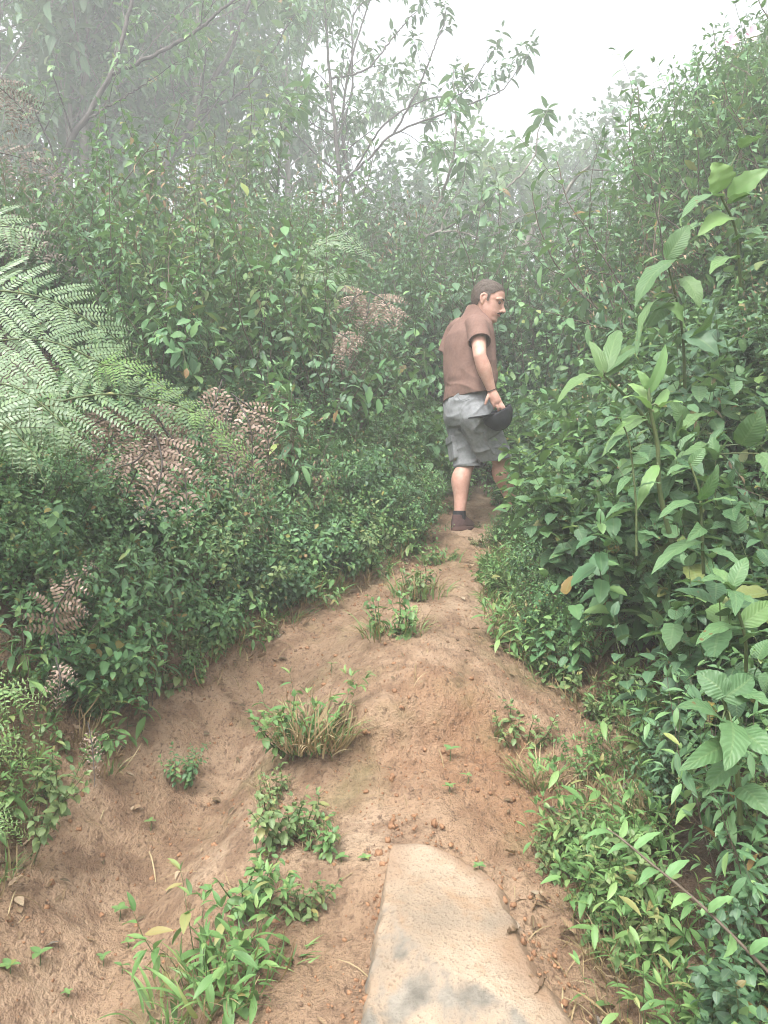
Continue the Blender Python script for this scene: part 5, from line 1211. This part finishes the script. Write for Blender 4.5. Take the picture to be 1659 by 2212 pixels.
setV(tme, V + Nn * (disp * tt)[:, None]); carve(tme, cut); shell(tme, .004)
mp('t_shirt', tme, K_SHIRT, man, manO)
# shorts
sh = Solid()
sh.rings([ering(MP(u, v, .0), a, b) for u, v, a, b in [(388, 1000, .165, .120), (388, 1080, .175, .135), (385, 1150, .180, .142), (385, 1215, .178, .140), (390, 1270, .150, .12)]])
hmR, hmL = MP(618, 1540, .01), MP(384, 1630, .06)
sh.limb([hipR, (hipR * .5 + hmR * .5), hmR * .96 + hipR * .04, hmR + (hmR - hipR) * .12], [.120, .112, .106, .106])
sh.limb([hipL, (hipL * .5 + hmL * .5), hmL, hmL + (hmL - hipL) * .1], [.118, .096, .086, .086])
sme = sh.fuse('shorts', .0055, 6)
V = getV(sme); Nn = getN(sme)
aR, aL = nz(hmR - hipR), nz(hmL - hipL)
toR = np.linalg.norm(np.cross(V - hipR, aR), axis=1) < np.linalg.norm(np.cross(V - hipL, aL), axis=1)
nR = nz(aR + np.array([-.30, -.12, 0])); nL = nz(aL + np.array([0, 0, -.35]))
cut = np.where(toR, (V - MP(612, 1518, .01)) @ nR > 0, (V - MP(384, 1597, .06)) @ nL > 0)
z_ = V[:, 2]; x_ = V[:, 0]; y_ = V[:, 1]
along = np.where(toR, (V - hipR) @ aR, (V - hipL) @ aL)
f1 = vn(x_ * 12 + z_ * 8, y_ * 12, z_ * 5 - x_ * 5, 15); f2 = 1 - np.abs(vn(x_ * 9 - z_ * 9, y_ * 9, z_ * 10, 16)) * 2
disp = f1 * .007 + np.maximum(f2, 0) ** 2 * .009 + vn(x_ * 30, y_ * 30, z_ * 18, 17) * .002
setV(sme, V + Nn * disp[:, None]); carve(sme, cut); shell(sme, .004)
so_ = mp('shorts', sme, K_SHORT, man, manO)
def pocket(c, ax, out, w, h, th):
    s_ = Solid(); ax = nz(ax); out = nz(out - ax * np.dot(out, ax)); sd_ = np.cross(ax, out); n_ = 16; a = np.arange(n_) * 6.28319 / n_
    ca, sa = np.sign(np.cos(a)) * np.abs(np.cos(a)) ** .35, np.sign(np.sin(a)) * np.abs(np.sin(a)) ** .35
    rg = [np.array([c + out * t_ + sd_ * w * k_ * x + ax * h * k_ * y for x, y in zip(ca, sa)]) for t_, k_ in ((-.02, 1), (th * .8, 1), (th, .94))]
    s_.rings(rg); f_ = [np.array([c - ax * h * .72 + out * t_ + sd_ * w * 1.06 * x + ax * h * .30 * y for x, y in zip(ca, sa)]) for t_, k_ in ((-.02, 1), (th + .006, 1), (th + .008, .96))]
    s_.rings(f_); return s_.fuse('pocket', .004, 2)
oR = nz(np.array([.35, -1, .1])); cR = hipR * .42 + hmR * .58
mp('pocket', pocket(cR + oR * .098 + rgt * 0, aR, oR, .066, .085, .014), K_SHORT, man, manO)
oL = nz(np.array([-1, -.25, 0])); cL = hipL * .42 + hmL * .58
mp('pocket', pocket(cL + oL * .088, aL, oL, .055, .08, .014), K_SHORT, man, manO)
g = Geo(); tube(g, spline([MP(310, 1030, -.17), MP(325, 1052, -.19), MP(360, 1062, -.2), MP(400, 1045, -.2)], 12) - manO, .0035, reg(K_SHORT), 6); obj('drawstring', g, man)
# wrist band
aw = nz(wrR - elR); ref = nz(np.cross(aw, UP)); r2 = np.cross(aw, ref); a = np.linspace(0, 6.28319, 25); cW = wrR * .97 + elR * .03
g = Geo(); tube(g, cW + .0285 * (np.cos(a)[:, None] * ref + np.sin(a)[:, None] * r2) - manO, .0026, reg(K_HAIR), 6); obj('wrist_band', g, man)
# socks and shoes
def shoe(an, heading, gz):
    h = nz(heading); sd_ = np.array([h[1], -h[0], 0.]); c = np.array([an[0], an[1], gz])
    g = Geo(); tube(g, np.array([an + UP * .035, an, an - UP * .04]) - manO, [.042, .043, .044], reg(K_BLACK), 14); obj('sock', g, man)
    def outline(w, z, t0=-.085, t1=.20):
        a = np.arange(28) * 6.28319 / 28; x = np.cos(a); y = np.sin(a)
        L_ = np.where(x > 0, t1, -t0); ww = w * (1 - .22 * np.maximum(-x, 0) + .05 * np.maximum(x, 0))
        return np.array([c + h * (l * xx) + sd_ * (q_ * yy) + UP * z for l, xx, q_, yy in zip(L_, x, ww, y)])
    s_ = Solid(); s_.rings([outline(.050, 0), outline(.052, .012), outline(.050, .030)]); o1 = s_.fuse('sole', .004, 2)
    s_ = Solid(); s_.rings([outline(.047, .022), outline(.050, .040), outline(.046, .062, -.082, .175), outline(.040, .085, -.078, .10), outline(.037, .105, -.072, .05)]); o2 = s_.fuse('shoe', .004, 4)
    ob = mp('shoe', o2, K_SHOE, man, manO); so2 = mp('sole', o1, K_SOLE, ob, manO)
gzL = float(Hd(ankL[0:1], ankL[1:2])[0]); gzR = float(Hd(ankR[0:1], ankR[1:2])[0])
shoe(ankL, np.array([.55, .85, 0]), max(gzL - .01, ankL[2] - .12)); shoe(ankR, np.array([.85, .5, 0]), ankR[2] - .11)
print('man ground', gzL, ankL, gzR, ankR)
# black cap held in the right hand
capO = MP(640, 1205, -.25)
ax = nz(np.array([-.45, -.15, .88]))                       # from crown top to the opening
e1 = nz(np.array([.9, .25, .30])); e1 = nz(e1 - ax * e1.dot(ax)); e2 = np.cross(ax, e1)
k, n = 40, 14; a = np.arange(k) * 6.28319 / k; V, F = [], []
for i in range(n):
    t_ = i / (n - 1) * 1.5; rr, hh = math.sin(t_ + .05), -math.cos(t_ + .05)
    for x in a: V.append(capO - UP * .0 + e1 * .100 * rr * math.cos(x) * (1 + .02 * math.cos(6 * x)) + e2 * .082 * rr * math.sin(x) + ax * (.125 * hh + .055))
for i in range(n - 1):
    for j in range(k): F.append((i * k + j, i * k + (j + 1) % k, (i + 1) * k + (j + 1) % k, (i + 1) * k + j))
me = bpy.data.meshes.new('crown'); me.from_pydata([tuple(v) for v in np.array(V)], [], F)
V = getV(me); setV(me, V + .004 * vn(V[:, 0] * 22, V[:, 1] * 22, V[:, 2] * 22, 9)[:, None] * np.array([1, 1, 1])); shell(me, .003)
cap = empty('cap', capO.tolist(), 'black baseball cap held in the man\'s right hand', 'cap')
mp('cap_body', me, K_BLACK, cap, capO)
V, F = [], []; nb, mb = 14, 9
for i in range(mb):
    for j in range(nb):
        x = math.radians(180 - 62 + 124 * j / (nb - 1)); ext_ = (i / (mb - 1)) * .085 * max(0, math.cos((j / (nb - 1) - .5) * 2.9)) ** .45
        bs = capO + e1 * .100 * math.cos(x) + e2 * .082 * math.sin(x) + ax * .050
        V.append(bs - e1 * ext_ + ax * (.018 * math.cos((j / (nb - 1) - .5) * 3.1) * (.3 + i / mb) + ext_ * .28))
for i in range(mb - 1):
    for j in range(nb - 1): F.append((i * nb + j, i * nb + j + 1, (i + 1) * nb + j + 1, (i + 1) * nb + j))
me = bpy.data.meshes.new('brim'); me.from_pydata([tuple(v) for v in V], [], F); shell(me, .005)
mp('brim', me, K_BLACK, cap, capO)
# ---------- camera, sky, sun, mist
cam = bpy.data.cameras.new('camera'); cam.sensor_fit = 'VERTICAL'; cam.sensor_height = 24; cam.lens = 24 * F_PX / 1024
cam.clip_start = .05; cam.clip_end = 1000
co = bpy.data.objects.new('camera', cam); C.objects.link(co); co.location = (0, 0, EYE); co.rotation_euler = (math.pi / 2, 0, 0); SC.camera = co
EL, AZ = math.radians(58), math.radians(200)
w = bpy.data.worlds.new('World'); SC.world = w; w.use_nodes = True; t = w.node_tree; t.nodes.clear()
sky = N(t, 'ShaderNodeTexSky', sky_type='NISHITA', sun_disc=False, sun_elevation=EL, sun_rotation=AZ, dust_density=6, air_density=1.5, ozone_density=1)
hs = N(t, 'ShaderNodeHueSaturation', {'Saturation': .25, 'Value': 1.0, 'Color': sky.outputs[0]})
bg = N(t, 'ShaderNodeBackground', {'Color': hs.outputs[0], 'Strength': .13}); N(t, 'ShaderNodeOutputWorld', {0: bg.outputs[0]})
sl = bpy.data.lights.new('sun', 'SUN'); sl.energy = 1.5; sl.angle = math.radians(14); sl.color = (1, .98, .95)
so = bpy.data.objects.new('sun', sl); C.objects.link(so)
sd = Vector((math.sin(AZ) * math.cos(EL), math.cos(AZ) * math.cos(EL), math.sin(EL)))
so.rotation_euler = sd.to_track_quat('Z', 'Y').to_euler(); so.location = (0, 0, 20)
hx = Geo(); b0, b1 = (-155., -155., -4.), (155., 155., HAZE_TOP)
V = [(x, y, z) for z in (b0[2], b1[2]) for y in (b0[1], b1[1]) for x in (b0[0], b1[0])]
m, t = nt('mist'); v = N(t, 'ShaderNodeVolumePrincipled', {'Color': (.97, .98, 1, 1), 'Density': HAZE_D, 'Anisotropy': .2})
t.links.new(v.outputs[0], N(t, 'ShaderNodeOutputMaterial').inputs['Volume'])
hx.add(V, [(0, 2, 3, 1), (4, 5, 7, 6), (0, 1, 5, 4), (2, 6, 7, 3), (0, 4, 6, 2), (1, 3, 7, 5)], None, reg(m))
tag(obj('haze', hx, smooth=False), 'thin white mountain mist', None, None, 'stuff')
SC.view_settings.view_transform = 'Standard'; SC.view_settings.look = 'None'; SC.view_settings.gamma = 1; SC.view_settings.exposure = EXPO
cy = SC.cycles; cy.use_denoising = True; cy.max_bounces = 8; cy.diffuse_bounces = 4; cy.glossy_bounces = 2; cy.transmission_bounces = 4; cy.volume_bounces = 5
cy.use_adaptive_sampling = True; cy.adaptive_threshold = .006; cy.caustics_reflective = False; cy.caustics_refractive = False; cy.sample_clamp_indirect = 6

cy.pixel_filter_type = 'BLACKMAN_HARRIS'; cy.filter_width = 1.0
